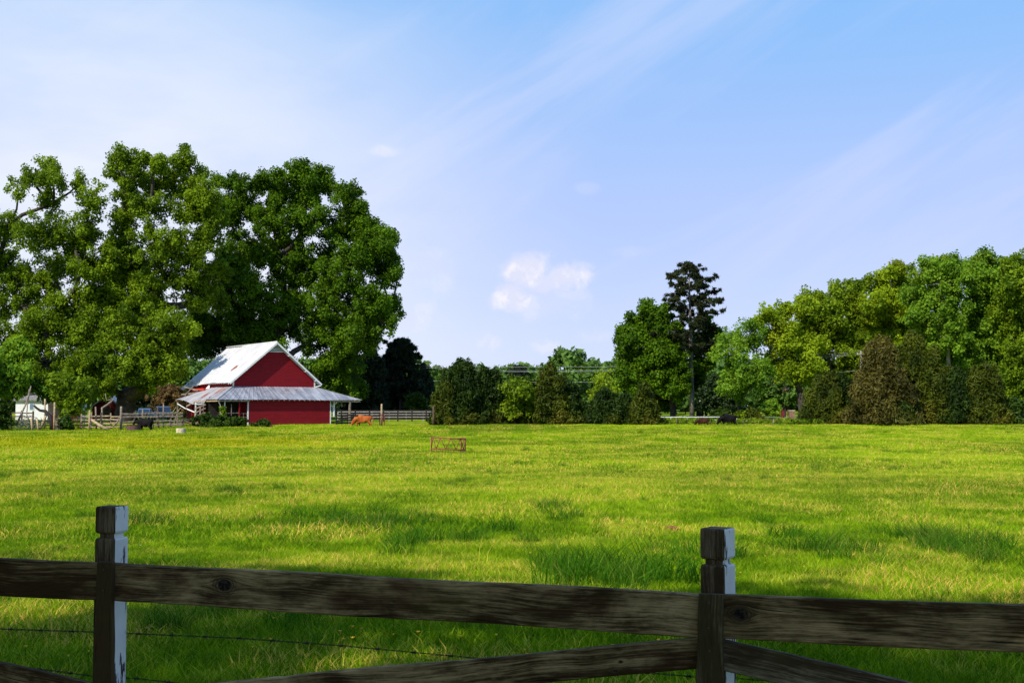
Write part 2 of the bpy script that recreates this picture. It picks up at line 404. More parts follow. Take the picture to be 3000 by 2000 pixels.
def bush(name, label, cat, px, D, w_px, top, mat, seed=1, group=None, leaf=.22, per=60, depth=1.0, kd=1.0):
    rr = np.random.default_rng(seed); base = G(px, D); root = thing(name, base, label, cat, group)
    H = max(.4, P(px, top, D).z - base.z); Rm = w_px / 2 / FX * D
    n = int(kd * 9 * (Rm + .5) * (H + .5)); ang = rr.random(n) * 2 * math.pi; u = rr.random(n) ** .5; t = rr.random(n)
    prof = Rm * np.sqrt(np.maximum(0, 1 - t ** 2.4)) * (1 + .2 * np.sin(3 * ang + seed))
    C = np.stack([np.cos(ang) * u * prof, np.sin(ang) * u * prof * depth, t * H * .93], 1)
    v, f, rnd = leaf_cloud(C, .22 + .25 * rr.random(n) * min(1.6, .6 + H / 3), per, leaf, .9, .4, 1.2, seed)
    keep = v[:, 2].reshape(-1, 4).min(1) > .0; f = f[keep]
    mb = MB()
    for i in range(0, n, 4): mb.tube([(C[i, 0] * .2, C[i, 1] * .2, -.1), tuple(C[i] * .6), tuple(C[i])], [.035, .022, .01], 4, 0, False)
    mb.build('stems', M['bark'], root); link('foliage', mesh_np('foliage', v, f, 4, M[mat], rnd), root)
    return root
# ------------------------------------------------------------------ ground
def field_colour(t, rnd=None):
    """lush green with yellow-green and straw patches that lie on the field itself"""
    pos = t.new('ShaderNodeNewGeometry').outputs['Position']
    big = t.noise(t.mapping(pos, sc=(1, .75, 1)), .055, 3, .5, .4)
    mid = t.noise(t.mapping(pos, sc=(1, .8, 1)), .30, 4, .6, .3)
    fine = t.noise(pos, 1.7, 4, .65)
    y = t.new('ShaderNodeSeparateXYZ', {0: pos}).outputs[1]
    far = t.ramp(y, 24, 48)
    f = t.math('ADD', t.math('MULTIPLY', big, .36), t.math('ADD', t.math('MULTIPLY', mid, .32), t.math('MULTIPLY', fine, .32)))
    return pos, big, mid, fine, far, f, y
gm, t = newmat('field_ground')
pos, big, mid, fine, far, f, y = field_colour(t)
def butter(t, pos, r=None):
    """yellow buttercup haze growing in one part of the field"""
    d = t.vm('LENGTH', t.vm('MULTIPLY', t.vm('SUBTRACT', pos, (-33, 101, 0)), (1 / 26, 1 / 15, 0)))
    d = t.math('ADD', d, t.math('MULTIPLY', t.math('SUBTRACT', t.noise(pos, .35, 4), .5), 1.6)); m_ = t.ramp(d, .35, 1.1, .62, 0)
    return t.math('MULTIPLY', m_, t.ramp(r, .35, .55)) if r is not None else m_
c = t.mix(t.ramp(f, .42, .56), (.05, .13, .003), (.23, .30, .010))
c = t.mix(t.ramp(mid, .50, .66, 0, .7), c, (.32, .24, .04))
c = t.mix(t.ramp(t.noise(pos, 6.0, 3), .45, .7, 0, .5), c, (.05, .09, .006))
c = t.mix(t.math('MULTIPLY', butter(t, pos), .6), c, (.50, .42, .01))
fin(t, principled(t, c, .95, t.noise(pos, 9, 5), .8, .08, spec=.05))
def gridmesh(xs, ys, dz=0.0):
    xs = list(xs); ys = list(ys)
    v = [(x, y, ground(x, y) + dz) for y in ys for x in xs]; nx = len(xs)
    f = [(j * nx + i, j * nx + i + 1, (j + 1) * nx + i + 1, (j + 1) * nx + i) for j in range(len(ys) - 1) for i in range(nx - 1)]
    return v, f
xs = sorted(set([-2500, -1200, -700, -450, -300, -220, -170] + list(np.arange(-130, 131, 2.5)) + [170, 220, 300, 450, 700, 1200, 2500]))
ys = sorted(set([-400, -200, -100, -60, -30, -15] + list(np.arange(-8, 60, 1.6)) + list(np.arange(60, 200, 2.5)) + list(np.arange(200, 420, 12)) + [500, 700, 1000, 1600, 3000]))
v, f_ = gridmesh(xs, ys); mb = MB(); mb.add(v, f_, 0, True)
tag(mb.build('ground', gm), kind='structure')

# ------------------------------------------------------------------ grass
def grassmat(name, a, b, straw, shift=0.0, tint=1.0):
    m, t = newmat(name)
    pos, big, mid, fine, far, f, y = field_colour(t)
    r = t.new('ShaderNodeAttribute', attribute_name='rnd').outputs['Fac']
    g = t.math('ADD', t.ramp(f, .44, .56, 0, .50), t.math('MULTIPLY', r, .52))
    g = t.math('ADD', g, t.math('MULTIPLY', far, .12))
    c = t.mix(g, a, b)
    # dry seed stalks: single blades, thicker in the dry patches
    dry = t.math('MULTIPLY', t.ramp(r, .62, .80), t.math('ADD', t.ramp(mid, .44, .60, .08, 1.0), t.math('MULTIPLY', t.math('MULTIPLY', far, t.ramp(y, 60, 110, 1, .3)), .45)), clamp=True)
    c = t.mix(dry, c, straw)
    c = t.mix(butter(t, pos, r), c, (.62, .50, .01))
    p = principled(t, c, .65, spec=.04)
    tr = t.new('ShaderNodeBsdfTranslucent', {'Color': t.mix(1, c, (1.25, 1.2, .5), 'MULTIPLY')})
    fin(t, t.new('ShaderNodeMixShader', {0: .36, 1: p.outputs[0], 2: tr.outputs[0]})); return m
GA = grassmat('grass_blades', (.020, .105, .002), (.36, .53, .006), (.76, .52, .12))
GC = grassmat('clump_blades', (.018, .100, .002), (.26, .42, .009), (.50, .44, .08))
GD = grassmat('tuft_blades', (.010, .070, .003), (.08, .22, .006), (.22, .24, .04))

def blade_tile(name, n, rad, hmin, hmax, wid, mat, seed, lean=.45, segs=2, clumpy=.5):
    r_ = np.random.default_rng(seed)
    nc = max(4, int(n / 14)); cc = (r_.random((nc, 2)) - .5) * 2 * rad; pick = r_.integers(0, nc, n)
    a = r_.random(n) * 2 * math.pi; q = np.sqrt(r_.random(n)) * rad
    base = np.stack([np.cos(a) * q, np.sin(a) * q], 1)
    m_ = r_.random(n) < clumpy; base[m_] = cc[pick[m_]] + r_.normal(size=(m_.sum(), 2)) * .045
    h = hmin + (hmax - hmin) * r_.random(n) ** 1.7; az = r_.random(n) * 2 * math.pi
    ln = lean * h * (.3 + r_.random(n)); wd = wid * (.6 + .8 * r_.random(n))
    dx_, dy_ = np.cos(az), np.sin(az); px_ = r_.random(n) * 2 * math.pi; sx, sy = np.cos(px_), np.sin(px_)
    def ring(fr, w_): 
        cx = base[:, 0] + dx_ * ln * fr ** 2; cy = base[:, 1] + dy_ * ln * fr ** 2; z = h * fr * (1 - .18 * fr) - .02 * (fr == 0)
        return np.stack([cx - sx * wd * w_ / 2, cy - sy * wd * w_ / 2, z], 1), np.stack([cx + sx * wd * w_ / 2, cy + sy * wd * w_ / 2, z], 1)
    A0, B0 = ring(0, 1); A1, B1 = ring(.55, .8); A2, B2 = ring(1, .12)
    v = np.stack([A0, B0, B1, A1, B2, A2], 1).reshape(-1, 3); o = np.arange(n)[:, None] * 6
    f = np.concatenate([o + np.array([0, 1, 2, 3]), o + np.array([3, 2, 4, 5])])
    rnd = np.repeat(r_.random(n), 6)
    return bpy.data.objects.new(name, mesh_np(name, v, f, 4, mat, rnd))   # source meshes only, never linked to the scene

def scatter(objname, layers, label, cat='grass'):
    """layers: list of (source_object, [(x,y,z,rot,scale)...]) -> one geometry-nodes object"""
    V = []; var = []; rot = []; sc = []
    for k, (src, pts) in enumerate(layers):
        for (x, y, z, a, s_) in pts: V.append((x, y, z)); var.append(k); rot.append((0, 0, a)); sc.append(s_)
    me = bpy.data.meshes.new(objname); me.vertices.add(len(V)); me.vertices.foreach_set('co', np.array(V, dtype=np.float32).ravel())
    for nm, ty, dat in (('var', 'INT', var), ('rot', 'FLOAT_VECTOR', rot), ('sc', 'FLOAT', sc)):
        at = me.attributes.new(nm, ty, 'POINT'); at.data.foreach_set('vector' if ty == 'FLOAT_VECTOR' else 'value', np.array(dat).ravel())
    ob = link(objname, me)
    ng = bpy.data.node_groups.new(objname + '_nodes', 'GeometryNodeTree')
    ng.interface.new_socket('Geometry', in_out='INPUT', socket_type='NodeSocketGeometry'); ng.interface.new_socket('Geometry', in_out='OUTPUT', socket_type='NodeSocketGeometry')
    gi = ng.nodes.new('NodeGroupInput'); go = ng.nodes.new('NodeGroupOutput'); jn = ng.nodes.new('GeometryNodeJoinGeometry')
    def attr(nm, ty):
        a = ng.nodes.new('GeometryNodeInputNamedAttribute'); a.data_type = ty; a.inputs['Name'].default_value = nm; return a.outputs['Attribute']
    av = attr('var', 'INT'); ar = attr('rot', 'FLOAT_VECTOR'); as_ = attr('sc', 'FLOAT')
    for k, (src, pts) in enumerate(layers):
        oi = ng.nodes.new('GeometryNodeObjectInfo'); oi.inputs['Object'].default_value = src; oi.inputs['As Instance'].default_value = True
        cp = ng.nodes.new('FunctionNodeCompare'); cp.data_type = 'INT'; cp.operation = 'EQUAL'
        ia = [i for i in cp.inputs if i.type == 'INT']; ng.links.new(av, ia[0]); ia[1].default_value = k
        ip = ng.nodes.new('GeometryNodeInstanceOnPoints')
        ng.links.new(gi.outputs[0], ip.inputs['Points']); ng.links.new(cp.outputs[0], ip.inputs['Selection']); ng.links.new(oi.outputs['Geometry'], ip.inputs['Instance'])
        e2r = ng.nodes.new('FunctionNodeEulerToRotation'); ng.links.new(ar, e2r.inputs[0]); ng.links.new(e2r.outputs[0], ip.inputs['Rotation'])
        ng.links.new(as_, ip.inputs['Scale']); ng.links.new(ip.outputs[0], jn.inputs[0])
    ng.links.new(jn.outputs[0], go.inputs[0])
    md = ob.modifiers.new('scatter', 'NODES'); md.node_group = ng
    return tag(ob, label, cat, kind='stuff')
def wedge(d0, d1, step, half=.50, side=1.5):
    y = d0
    while y < d1:
        W = half * y + side; x = -W
        while x < W:
            px_, py_ = x + random.uniform(-.5, .5) * step, y + random.uniform(-.5, .5) * step
            yield px_, py_
            x += step
        y += step
near_t = [blade_tile('near_%d' % k, 2200, .62, .04, .18, .0085, GA, 10 + k, .7) for k in range(5)]
mid_t = [blade_tile('mid_%d' % k, 2300, 1.1, .05, .20, .0135, GA, 20 + k, .65) for k in range(5)]
far_t = [blade_tile('far_%d' % k, 2600, 2.6, .05, .24, .036, GA, 30 + k) for k in range(5)]
tuft_t = [blade_tile('tuft_%d' % k, 170, .26, .16, .46, .009, GD, 40 + k, .7, clumpy=0) for k in range(4)]
clump_t = [blade_tile('clump_%d' % k, 110, .22, .08, .26, .010, GC, 60 + k, .75, clumpy=0) for k in range(4)]
stalk_t = [blade_tile('stalk_%d' % k, 16, .6, .28, .55, .006, GA, 50 + k, .35, clumpy=0) for k in range(3)]
L = {id(o): (o, []) for o in near_t + mid_t + far_t + tuft_t + stalk_t + clump_t}
def put(o, x, y, s_=1.0): L[id(o)][1].append((x, y, ground(x, y), random.uniform(0, 6.28), s_))
def lush(x, y): return .80 + .95 * max(0, mnoise.noise(Vector((x / 1.9, y / 2.1, 9)))) + .30 * mnoise.noise(Vector((x / 7, y / 7, 2)))
for x, y in wedge(5.2, 20, .66): put(random.choice(near_t), x, y, lush(x, y))
for x, y in wedge(19.5, 58, 1.25): put(random.choice(mid_t), x, y, lush(x, y))
for x, y in wedge(57, 146, 3.2):
    if -2.2 * 1 < 0 or True: put(random.choice(far_t), x, y, .95 + .25 * mnoise.noise(Vector((x / 9, y / 9, 4))))
# darker, taller tufts where the photograph has them
def tuft_patch(px, py_ground, wpx, n, s0=.7, s1=1.3, dd=.06):
    D = 6.0                                   # distance at which the ground meets this image row
    while D < 140 and P(px, py_ground, D).z > ground(P(px, py_ground, D).x, D): D += .1
    for _ in range(int(n * .42)):
        x = P(px, py_ground, D).x + random.gauss(0, .4) * wpx / FX * D; y = D + random.gauss(0, dd) * D
        put(random.choice(tuft_t), x, y, random.uniform(s0, s1))
for a in ((1080, 1545, 300, 60), (1160, 1560, 160, 26), (1340, 1412, 60, 9), (1640, 1505, 70, 16), (1850, 1722, 230, 40, .8, 1.5), (1700, 1700, 100, 10), (2700, 1595, 110, 26),
          (2820, 1640, 260, 46), (560, 1835, 130, 16, .5, .9), (110, 1395, 130, 12), (1560, 1500, 60, 8), (750, 1440, 200, 16), (2420, 1640, 200, 20), (1420, 1590, 160, 14), (2250, 1560, 140, 8),
          (2440, 1303, 60, 8), (1980, 1290, 90, 6), (1250, 1590, 300, 16), (950, 1850, 120, 10, .5, .9), (380, 1545, 160, 12), (2060, 1660, 160, 12), (1950, 1390, 400, 12), (2500, 1380, 260, 12)):
    tuft_patch(*a)
for x, y in wedge(7, 60, 1.5):
    if random.random() < .30: put(random.choice(stalk_t), x, y, random.uniform(.6, 1.1))
    if random.random() < .6: put(random.choice(clump_t), x + random.uniform(-.7, .7), y + random.uniform(-.7, .7), random.uniform(.6, 1.3))
    if random.random() < .075: put(random.choice(tuft_t), x, y, random.uniform(.5, .9))
for x, y in wedge(60, 130, 5):
    if random.random() < .3: put(random.choice(tuft_t), x, y, random.uniform(.6, 1.2))
    for _ in range(3): put(random.choice(clump_t), x + random.uniform(-2.5, 2.5), y + random.uniform(-2.5, 2.5), random.uniform(.8, 1.6))
scatter('grass', [v for v in L.values() if v[1]], 'pasture grass, lush green near the board fence and yellow-green beyond')

# small flowers and clods lying in the pasture
fy = simple('flower_yellow', (.75, .42, .01), .6, .2); fw = simple('flower_white', (.7, .7, .62), .6, .1)
mb = MB()
def flower(x, y, h, r, mi):
    z = ground(x, y) + h; mb.tube([(x, y, z - h), (x, y, z)], .0025, 3, 2, False)
    for k in range(7):
        a = k * .9; mb.add([(x, y, z + .004), (x + r * math.cos(a - .3), y + r * math.sin(a - .3), z + .01), (x + r * math.cos(a + .3), y + r * math.sin(a + .3), z + .01)], [(0, 1, 2)], mi)
    mb.tube([(x, y, z), (x, y, z + .012)], [r * .5, r * .2], 5, mi)
for _ in range(420):
    y = 8 + 70 * random.random() ** 1.6; x = random.uniform(-.46, .46) * y; flower(x, y, random.uniform(.10, .2), random.uniform(.009, .017), 0 if random.random() < .95 else 1)
for px_ in (2750, 2770, 2800, 2855, 2790, 2880):
    p_ = P(px_, 1390, 46); flower(p_.x, 46 + random.uniform(-3, 3), .17, .035, 0)
tag(mb.build('wildflowers', [fy, fw, GA]), 'tiny yellow and white flowers dotted through the pasture', 'wildflowers', kind='stuff')
def clod(px, py, D, r, label):
    g = G(px, D); bm = bmesh.new(); bmesh.ops.create_icosphere(bm, subdivisions=3, radius=r)
    for v_ in bm.verts:
        n_ = mnoise.noise(v_.co * 9 / r * .12 + Vector((px, 0, 0))); v_.co *= 1 + .35 * n_; v_.co.z *= .45
    me = bpy.data.meshes.new('earth_mound'); bm.to_mesh(me); bm.free(); me.materials.append(M['earth'])
    tag(link('earth_mound', me, None, g + Vector((0, 0, r * .25))), label, 'earth mound', 'small earth mounds in the pasture')
M['earth'] = simple('earth', (.20, .075, .025), .95, .5, 14, bump=.8)
clod(1968, 1557, 23.0, .14, 'reddish clod of earth in the grass above the notched post at the right')
clod(1462, 1650, 16.5, .055, 'small brown clod in the grass just above the middle of the long fence rail')
clod(232, 1625, 17.5, .05, 'little dark clod in the grass left of the notched post at the left')
# ------------------------------------------------------------------ the great trees round the barn
bigA = [(878,502,48),(837,522,42),(929,522,44),(760,532,44),(689,537,36),(638,527,28),(816,563,56),(893,568,62),(954,548,34),(1020,573,56),(1050,614,48),(714,599,66),(663,624,60),(791,634,76),(893,650,86),(995,665,76),
 (1097,716,70),(1133,706,48),(1122,777,62),(1150,797,38),(1020,777,90),(918,777,95),(816,752,86),(714,726,80),(663,777,64),(740,854,76),(655,850,56),(690,800,50),(842,869,92),(969,879,100),(1097,879,76),(1138,895,46),(1122,945,46),(1046,956,92),
 (944,971,100),(816,956,92),(714,930,84),(638,981,92),(1010,1048,80),(960,1099,78),(587,1007,72),(714,1007,76),(587,930,64),(1085,997,38),(1068,668,46),(1060,740,56),(1165,815,22),(1160,925,24),(1005,1130,62,4),(800,1060,90,5),(900,1150,80,6),(1160,760,20)]
tree('shade_tree', 'broad dark green pecan-like tree towering behind the red barn', 'tree', 800, 163, [(x, y, r, *( [d[0]] if d else [])) for x, y, r, *d in bigA], 'leaf_pecan', trunk_r=.95, leaf=.245, per=115, kd=.74, sub=.84, seed=11, fork=.34)
bigB = [(347,471,42),(403,466,38),(459,476,38),(541,466,42),(316,512,24),(388,522,56),(474,537,62),(561,522,56),(434,614,74),(551,604,76),(602,573,54),(357,628,36),(459,726,86),(357,736,70),(561,736,88),(434,828,92),(551,828,80),
 (332,838,66),(306,956,92,-2),(408,956,96,-2),(510,956,82,-3),(255,1058,84,-3),(357,1058,96,-4),(459,1048,84,-2),(512,1076,50,-3),(225,981,70,-2),(235,1128,48,-3),(434,1112,46,-3),(628,640,50),(610,700,50),(300,1120,60,-2),(500,1030,70,0),(350,895,62),(440,905,60),(262,868,46),(640,800,44,3),(600,870,54,3),(640,880,40,5),(380,790,50),(368,560,38),(360,665,44),(325,740,40),(300,800,44),(290,880,48)]
tree('shade_tree', 'tall tree with massive dark forked trunk standing between the corral and the barn', 'tree', 362, 151, bigB, 'leaf_pecan_l', trunk_r=1.2, leaf=.235, per=105, kd=.72, sub=.80, seed=12, fork=.16)
bigC = [(138,486,38),(51,547,34),(92,520,34),(153,530,48),(150,598,48),(230,540,36),(285,552,26),(262,602,54),(102,685,82),(214,705,84),(0,767,92),(153,800,92),(51,880,102),(128,955,102),(20,1005,92),(128,1063,78),(0,1090,60),(61,1120,46),
 (235,800,56),(262,690,44),(268,780,46),(250,940,50),(-60,640,66),(-110,740,92),(-120,900,100),(-80,1000,90),(20,660,50),(190,890,66)]
tree('shade_tree', 'tall open-topped tree at the left edge above the white house', 'tree', 165, 150, bigC, 'leaf_pecan_l', trunk_r=.8, leaf=.235, per=95, kd=.66, sub=.80, seed=13, fork=.2)
tree('young_tree', 'small yellow-green tree leaning over the corral gate at the left edge', 'tree', 20, 134, [(10,1060,50),(60,1100,44),(0,1120,46),(40,1150,34),(95,1130,34),(-60,1080,60),(60,1030,40),(140,1150,30)], 'leaf_bright', trunk_r=.22, leaf=.34, per=60, kd=.8, seed=14, fork=.3)
tree('young_tree', 'low bright green tree between the leaning posts and the small red shed', 'tree', 205, 133, [(190,1120,44),(230,1150,34),(175,1165,34),(215,1185,32),(255,1140,36),(150,1120,34),(195,1210,22)], 'leaf_pecan_l', trunk_r=.16, leaf=.3, per=60, kd=.9, seed=15, fork=.3)
bush('shrub', 'dark shrub at the far left end of the corral', 'shrub', 8, 127.5, 52, 1165, 'shrub', 21, depth=.8)
bush('shrub', 'dark weeds in front of the red corral panel', 'shrub', 193, 127.6, 40, 1222, 'shrub', 22)
bush('shrub', 'bronze leafless thicket behind the two parked vehicles', 'shrub', 500, 176, 150, 1122, 'brush', 23, leaf=.18, per=110, kd=.8)
tree('woodland_tree', 'dim green tree seen between the forked trunk and the bronze thicket', 'tree', 430, 205, [(420,1110,44),(440,1160,40),(400,1180,36),(450,1070,40),(470,1200,26),(410,1215,24)], 'pine_far', trunk_r=.3, seed=16, leaf=.5, per=60)

# ------------------------------------------------------------------ dark conifers right of the barn
cedar('conifer_tree', 'dark conifer just right of the barn under the big tree', 'tree', 1085, 172, 1012, 64, 'pine_far', seed=31, group='dark conifers behind the far board fence', leaf=.29, per=62, power=.5, density=.62)
pine('pine_tree', 'dark pine with rounded dense crown crossed by the wires', 'tree', 1178, 178, 996, 60, .25, 'pine_far', 32, group='dark conifers behind the far board fence', nl=52, bark='bark', per=70, wtop=.62, fill=1.2)
cedar('conifer_tree', 'dark lower conifer left of the big field cedar behind the board fence', 'tree', 1238, 176, 1075, 48, 'pine_far', seed=33, group='dark conifers behind the far board fence', leaf=.29, per=62, power=.5, density=.7)
cedar('conifer_tree', 'dark conifer whose skirt fills the ground behind the tall gate post', 'tree', 1135, 182, 1050, 66, 'pine_far', seed=34, group='dark conifers behind the far board fence', leaf=.38, per=90, power=.42, density=.7)
cedar('conifer_tree', 'dark conifer behind the lean-to corner post of the barn', 'tree', 1040, 186, 1065, 62, 'pine_far', seed=35, group='dark conifers behind the far board fence', leaf=.38, per=90, power=.42, density=.7)
bush('shrub', 'mid green rounded bush behind the far board fence left of the cedar', 'shrub', 1222, 171, 90, 1150, 'shrub', 36, leaf=.3)

# ------------------------------------------------------------------ cedars along the far side of the field
CG = 'cedars along the far side of the field'
cedar('cedar_tree', 'large dark cedar with ragged wispy tip standing left-most of the field cedars', 'tree', 1352, 143.5, 1064, 84, 'cedar', seed=41, group=CG, wisp=9, power=.42, density=1.15)
cedar('cedar_tree', 'dark cedar grown into the right side of the largest one', 'tree', 1428, 145, 1090, 70, 'cedar', seed=42, group=CG, wisp=4, power=.40, density=1.1)
cedar('cedar_tree', 'low olive-yellow cedar beside the lone post at the end of the board fence', 'tree', 1303, 142, 1125, 42, 'cedar_olive', seed=43, group=CG, power=.45)
tree('field_tree', 'small yellow-green leafy tree in the gap between the two large cedars', 'tree', 1508, 143.2, [(1500,1140,34),(1530,1135,26),(1490,1165,34),(1525,1175,34),(1505,1205,30),(1545,1150,22),(1550,1205,22),(1480,1200,26),(1560,1180,24),(1515,1120,22)], 'leaf_olive', trunk_r=.12, leaf=.26, per=50, kd=1.2, seed=44, fork=.2)
cedar('cedar_tree', 'narrow dark cedar sapling at the foot of the yellow-green tree', 'tree', 1535, 144, 1160, 34, 'cedar', seed=45, group=CG, power=.5)
cedar('cedar_tree', 'brownish cedar with bare wispy shoots in the middle of the cedar row', 'tree', 1612, 143.5, 1078, 72, 'cedar_olive', seed=46, group=CG, wisp=12, power=.58)
cedar('cedar_tree', 'dark low-skirted cedar right of the brownish wispy cedar', 'tree', 1662, 144.5, 1125, 62, 'cedar', seed=47, group=CG, wisp=3, power=.45)
cedar('cedar_tree', 'dark low cedar below the pale brown tree', 'tree', 1775, 143.5, 1150, 62, 'cedar', seed=48, group=CG, power=.42)
tree('field_tree', 'airy brown-yellow tree rising behind the low dark cedars', 'tree', 1768, 147, [(1765,1105,30),(1750,1130,30),(1785,1130,32),(1765,1160,36),(1800,1165,30),(1740,1165,28),(1770,1090,20)], 'leaf_yellow', trunk_r=.12, leaf=.22, per=26, kd=.7, seed=49, fork=.25)
cedar('cedar_tree', 'yellow-topped dark cedar at the right end of the middle row', 'tree', 1882, 142.5, 1142, 56, 'cedar_olive', seed=50, group=CG, power=.42)
cedar('cedar_tree', 'squat dark cedar beside the yellow-topped one', 'tree', 1832, 143.5, 1165, 42, 'cedar', seed=51, group=CG, power=.42)

# ------------------------------------------------------------------ trees beyond the cattle
tree('roadside_tree', 'dense dark green tree left of the tall pine', 'tree', 1975, 182, [(1903,914,48),(1938,914,30),(1866,938,36),(1830,978,30),(1903,965,56),(1855,1000,54),(1820,1036,22),(1955,981,56),(1993,998,46),(1920,1038,56),(1972,1055,56),(1869,1067,56),(1836,1102,42),(1903,1119,62),(1972,1119,64),(1955,1165,46),(2030,1119,38),(2045,1092,36),(1880,1160,40)], 'leaf_pecan', trunk_r=.45, leaf=.31, per=75, kd=.95, seed=61, fork=.28)
tree('roadside_tree', 'thin dark tree close behind the right side of the tall pine', 'tree', 2050, 184, [(2069,940,28),(2093,970,24),(2055,985,30),(2041,1022,28),(2078,1020,26),(2085,1060,22),(2050,1060,26)], 'leaf_pecan', trunk_r=.40, leaf=.38, per=60, kd=.8, seed=62, fork=.55)
pine('pine_tree', 'tall straight pine with pale bare trunk and layered black-green boughs', 'tree', 2028, 180, 768, 124, .41, 'pine', 63, nl=52, lean_px=-6, tr=.36, per=30, wtop=.30, fill=1.0, bark='bark_mid')
tree('roadside_tree', 'light green tree behind the black cow with ivy on its slim trunk', 'tree', 2163, 168, [(2162,985,40),(2127,1002,40),(2106,1036,34),(2206,966,34),(2230,960,28),(2162,1035,40),(2215,1010,36),(2144,1084,52),(2196,1084,54),(2144,1126,44),(2213,1120,46),(2162,1150,34),(2240,1080,40)], 'leaf_bright', trunk_r=.24, leaf=.26, per=50, kd=.7, seed=64, fork=.3)
tree('roadside_tree', 'spreading yellow-green tree with dark crooked boughs left of the flagpole', 'tree', 2352, 172, [(2248,915,38),(2275,930,36),(2308,910,36),(2300,964,54),(2351,897,38),(2368,947,60),(2265,1062,42),(2317,1016,52),(2368,1016,62),(2317,1086,50),(2368,1067,56),(2225,945,24),(2260,990,30)], 'leaf_yellow', trunk_r=.5, leaf=.29, per=62, kd=.85, seed=65, fork=.3)
tree('woodland_tree', 'hazy green tree low behind the flagpole', 'tree', 2290, 215, [(2270,1130,50),(2310,1140,44),(2240,1150,40),(2290,1170,40),(2350,1150,50),(2230,1110,40)], 'leaf_far', trunk_r=.3, leaf=.45, per=60, kd=.8, seed=66)
bush('shrub', 'light green rounded shrub by the rail fence beyond the driveway', 'shrub', 2262, 190, 70, 1172, 'leaf_bright', 67, leaf=.24)
tree('magnolia_tree', 'black-green glossy magnolia behind the cattle', 'tree', 2104, 178, [(2104,1125,36),(2080,1150,36),(2125,1155,40),(2100,1180,36),(2140,1185,30),(2075,1190,30),(2165,1195,30)], 'leaf_magnolia', trunk_r=.2, leaf=.34, per=70, kd=1.1, seed=68)
bush('shrub', 'low green mounded shrub behind the left cow', 'shrub', 2112, 171, 70, 1198, 'shrub', 69)
bush('shrub', 'rust-tinged shrub right of the slim trunk with ivy', 'shrub', 2205, 166, 56, 1200, 'cedar_olive', 70)
bush('shrub', 'small green shrub left of the slim trunk with ivy', 'shrub', 2168, 167, 44, 1202, 'leaf_olive', 71)
bush('shrub', 'small weedy bush under the dark tree by the white rail fence', 'shrub', 1995, 160, 40, 1215, 'leaf_olive', 72)
WG = 'trees of the wood at the right'
tree('woodland_tree', 'olive green tree with crooked dark limbs behind the utility pole', 'tree', 2460, 176, [(2383,874,36),(2352,890,30),(2414,895,46),(2455,878,54),(2489,850,44),(2448,845,22),(2524,840,36),(2548,830,22),(2438,929,70),(2507,912,60),(2386,964,56),(2472,981,70),(2403,1015,56),(2507,1033,56),(2430,1080,56),(2500,1100,56),(2380,1090,50),(2460,1150,50)], 'leaf_olive', trunk_r=.45, leaf=.29, per=62, kd=.95, seed=81, fork=.35, group=WG)
tree('woodland_tree', 'yellow-green tree topped by a darker tuft, right of the olive tree', 'tree', 2620, 172, [(2593,836,54),(2644,790,38),(2612,796,28),(2580,812,18),(2644,843,56),(2593,885,54),(2644,890,56),(2593,940,56),(2650,960,50),(2560,880,40),(2560,940,40),(2600,1010,56),(2650,1040,56)], 'leaf_yellow', trunk_r=.42, leaf=.29, per=62, kd=.95, seed=82, fork=.4, group=WG)
tree('woodland_tree', 'bright fresh green tree with pale slanting trunk in the wood', 'tree', 2790, 162, [(2724,778,34),(2772,765,38),(2799,781,34),(2730,820,60),(2789,826,62),(2696,929,56),(2765,895,70),(2730,964,62),(2782,981,62),(2690,870,50),(2740,1040,60),(2800,1050,60),(2700,1000,50)], 'leaf_bright', trunk_r=.36, leaf=.29, per=62, kd=.95, seed=83, fork=.4, bark='bark_pale', group=WG)
tree('woodland_tree', 'tall mid green tree carrying the highest spires of the wood', 'tree', 2880, 165, [(2837,784,32),(2885,765,44),(2920,778,38),(2868,826,66),(2920,843,62),(2885,895,70),(2868,940,62),(2903,980,66),(2850,1010,56),(2920,1040,60),(2865,1080,60),(2920,1110,50)], 'leaf_bright', trunk_r=.4, leaf=.29, per=62, kd=1.0, seed=84, fork=.4, group=WG)
tree('woodland_tree', 'dense green tree at the right edge of the picture', 'tree', 3000, 158, [(2954,775,32),(2989,768,36),(2975,826,58),(2965,895,66),(2985,964,72),(2980,1033,64),(3060,800,70),(3080,900,90),(3080,1020,90),(2982,1110,56),(3060,1130,70),(2982,1165,44),(2965,1205,36)], 'leaf_pecan_l', trunk_r=.4, leaf=.29, per=62, kd=1.0, seed=85, fork=.3, group=WG)
tree('woodland_tree', 'dim green tree filling the shade behind the middle of the wood', 'tree', 2700, 200, [(2560,980,90),(2640,1020,90),(2720,1060,90),(2820,1080,90),(2900,1130,80),(2600,1110,90),(2700,1150,80),(2800,1180,60),(2500,1160,70),(2950,1080,80),(2660,930,70),(2830,960,80),(2960,960,80)], 'leaf_pecan', trunk_r=.5, leaf=.6, per=80, kd=.7, seed=86, group=WG)
CR = 'cedars in front of the wood at the right'
cedar('cedar_tree', 'low olive cedar at the left foot of the wood beside the brick pillar', 'tree', 2420, 146, 1098, 72, 'cedar_olive', seed=91, group=CR, power=.45, density=1.1)
cedar('cedar_tree', 'deep green cedar between the olive cedar and the brown one', 'tree', 2465, 147, 1110, 74, 'cedar', seed=92, group=CR, power=.42)
cedar('cedar_tree', 'big bronze-brown cedar standing in front of the utility pole', 'tree', 2582, 142, 1002, 112, 'cedar_brown', seed=93, group=CR, power=.6, density=.85)
cedar('cedar_tree', 'tall dark olive cedar right of the bronze-brown one', 'tree', 2672, 146, 985, 88, 'cedar_olive', seed=94, group=CR, power=.55, density=1.1)
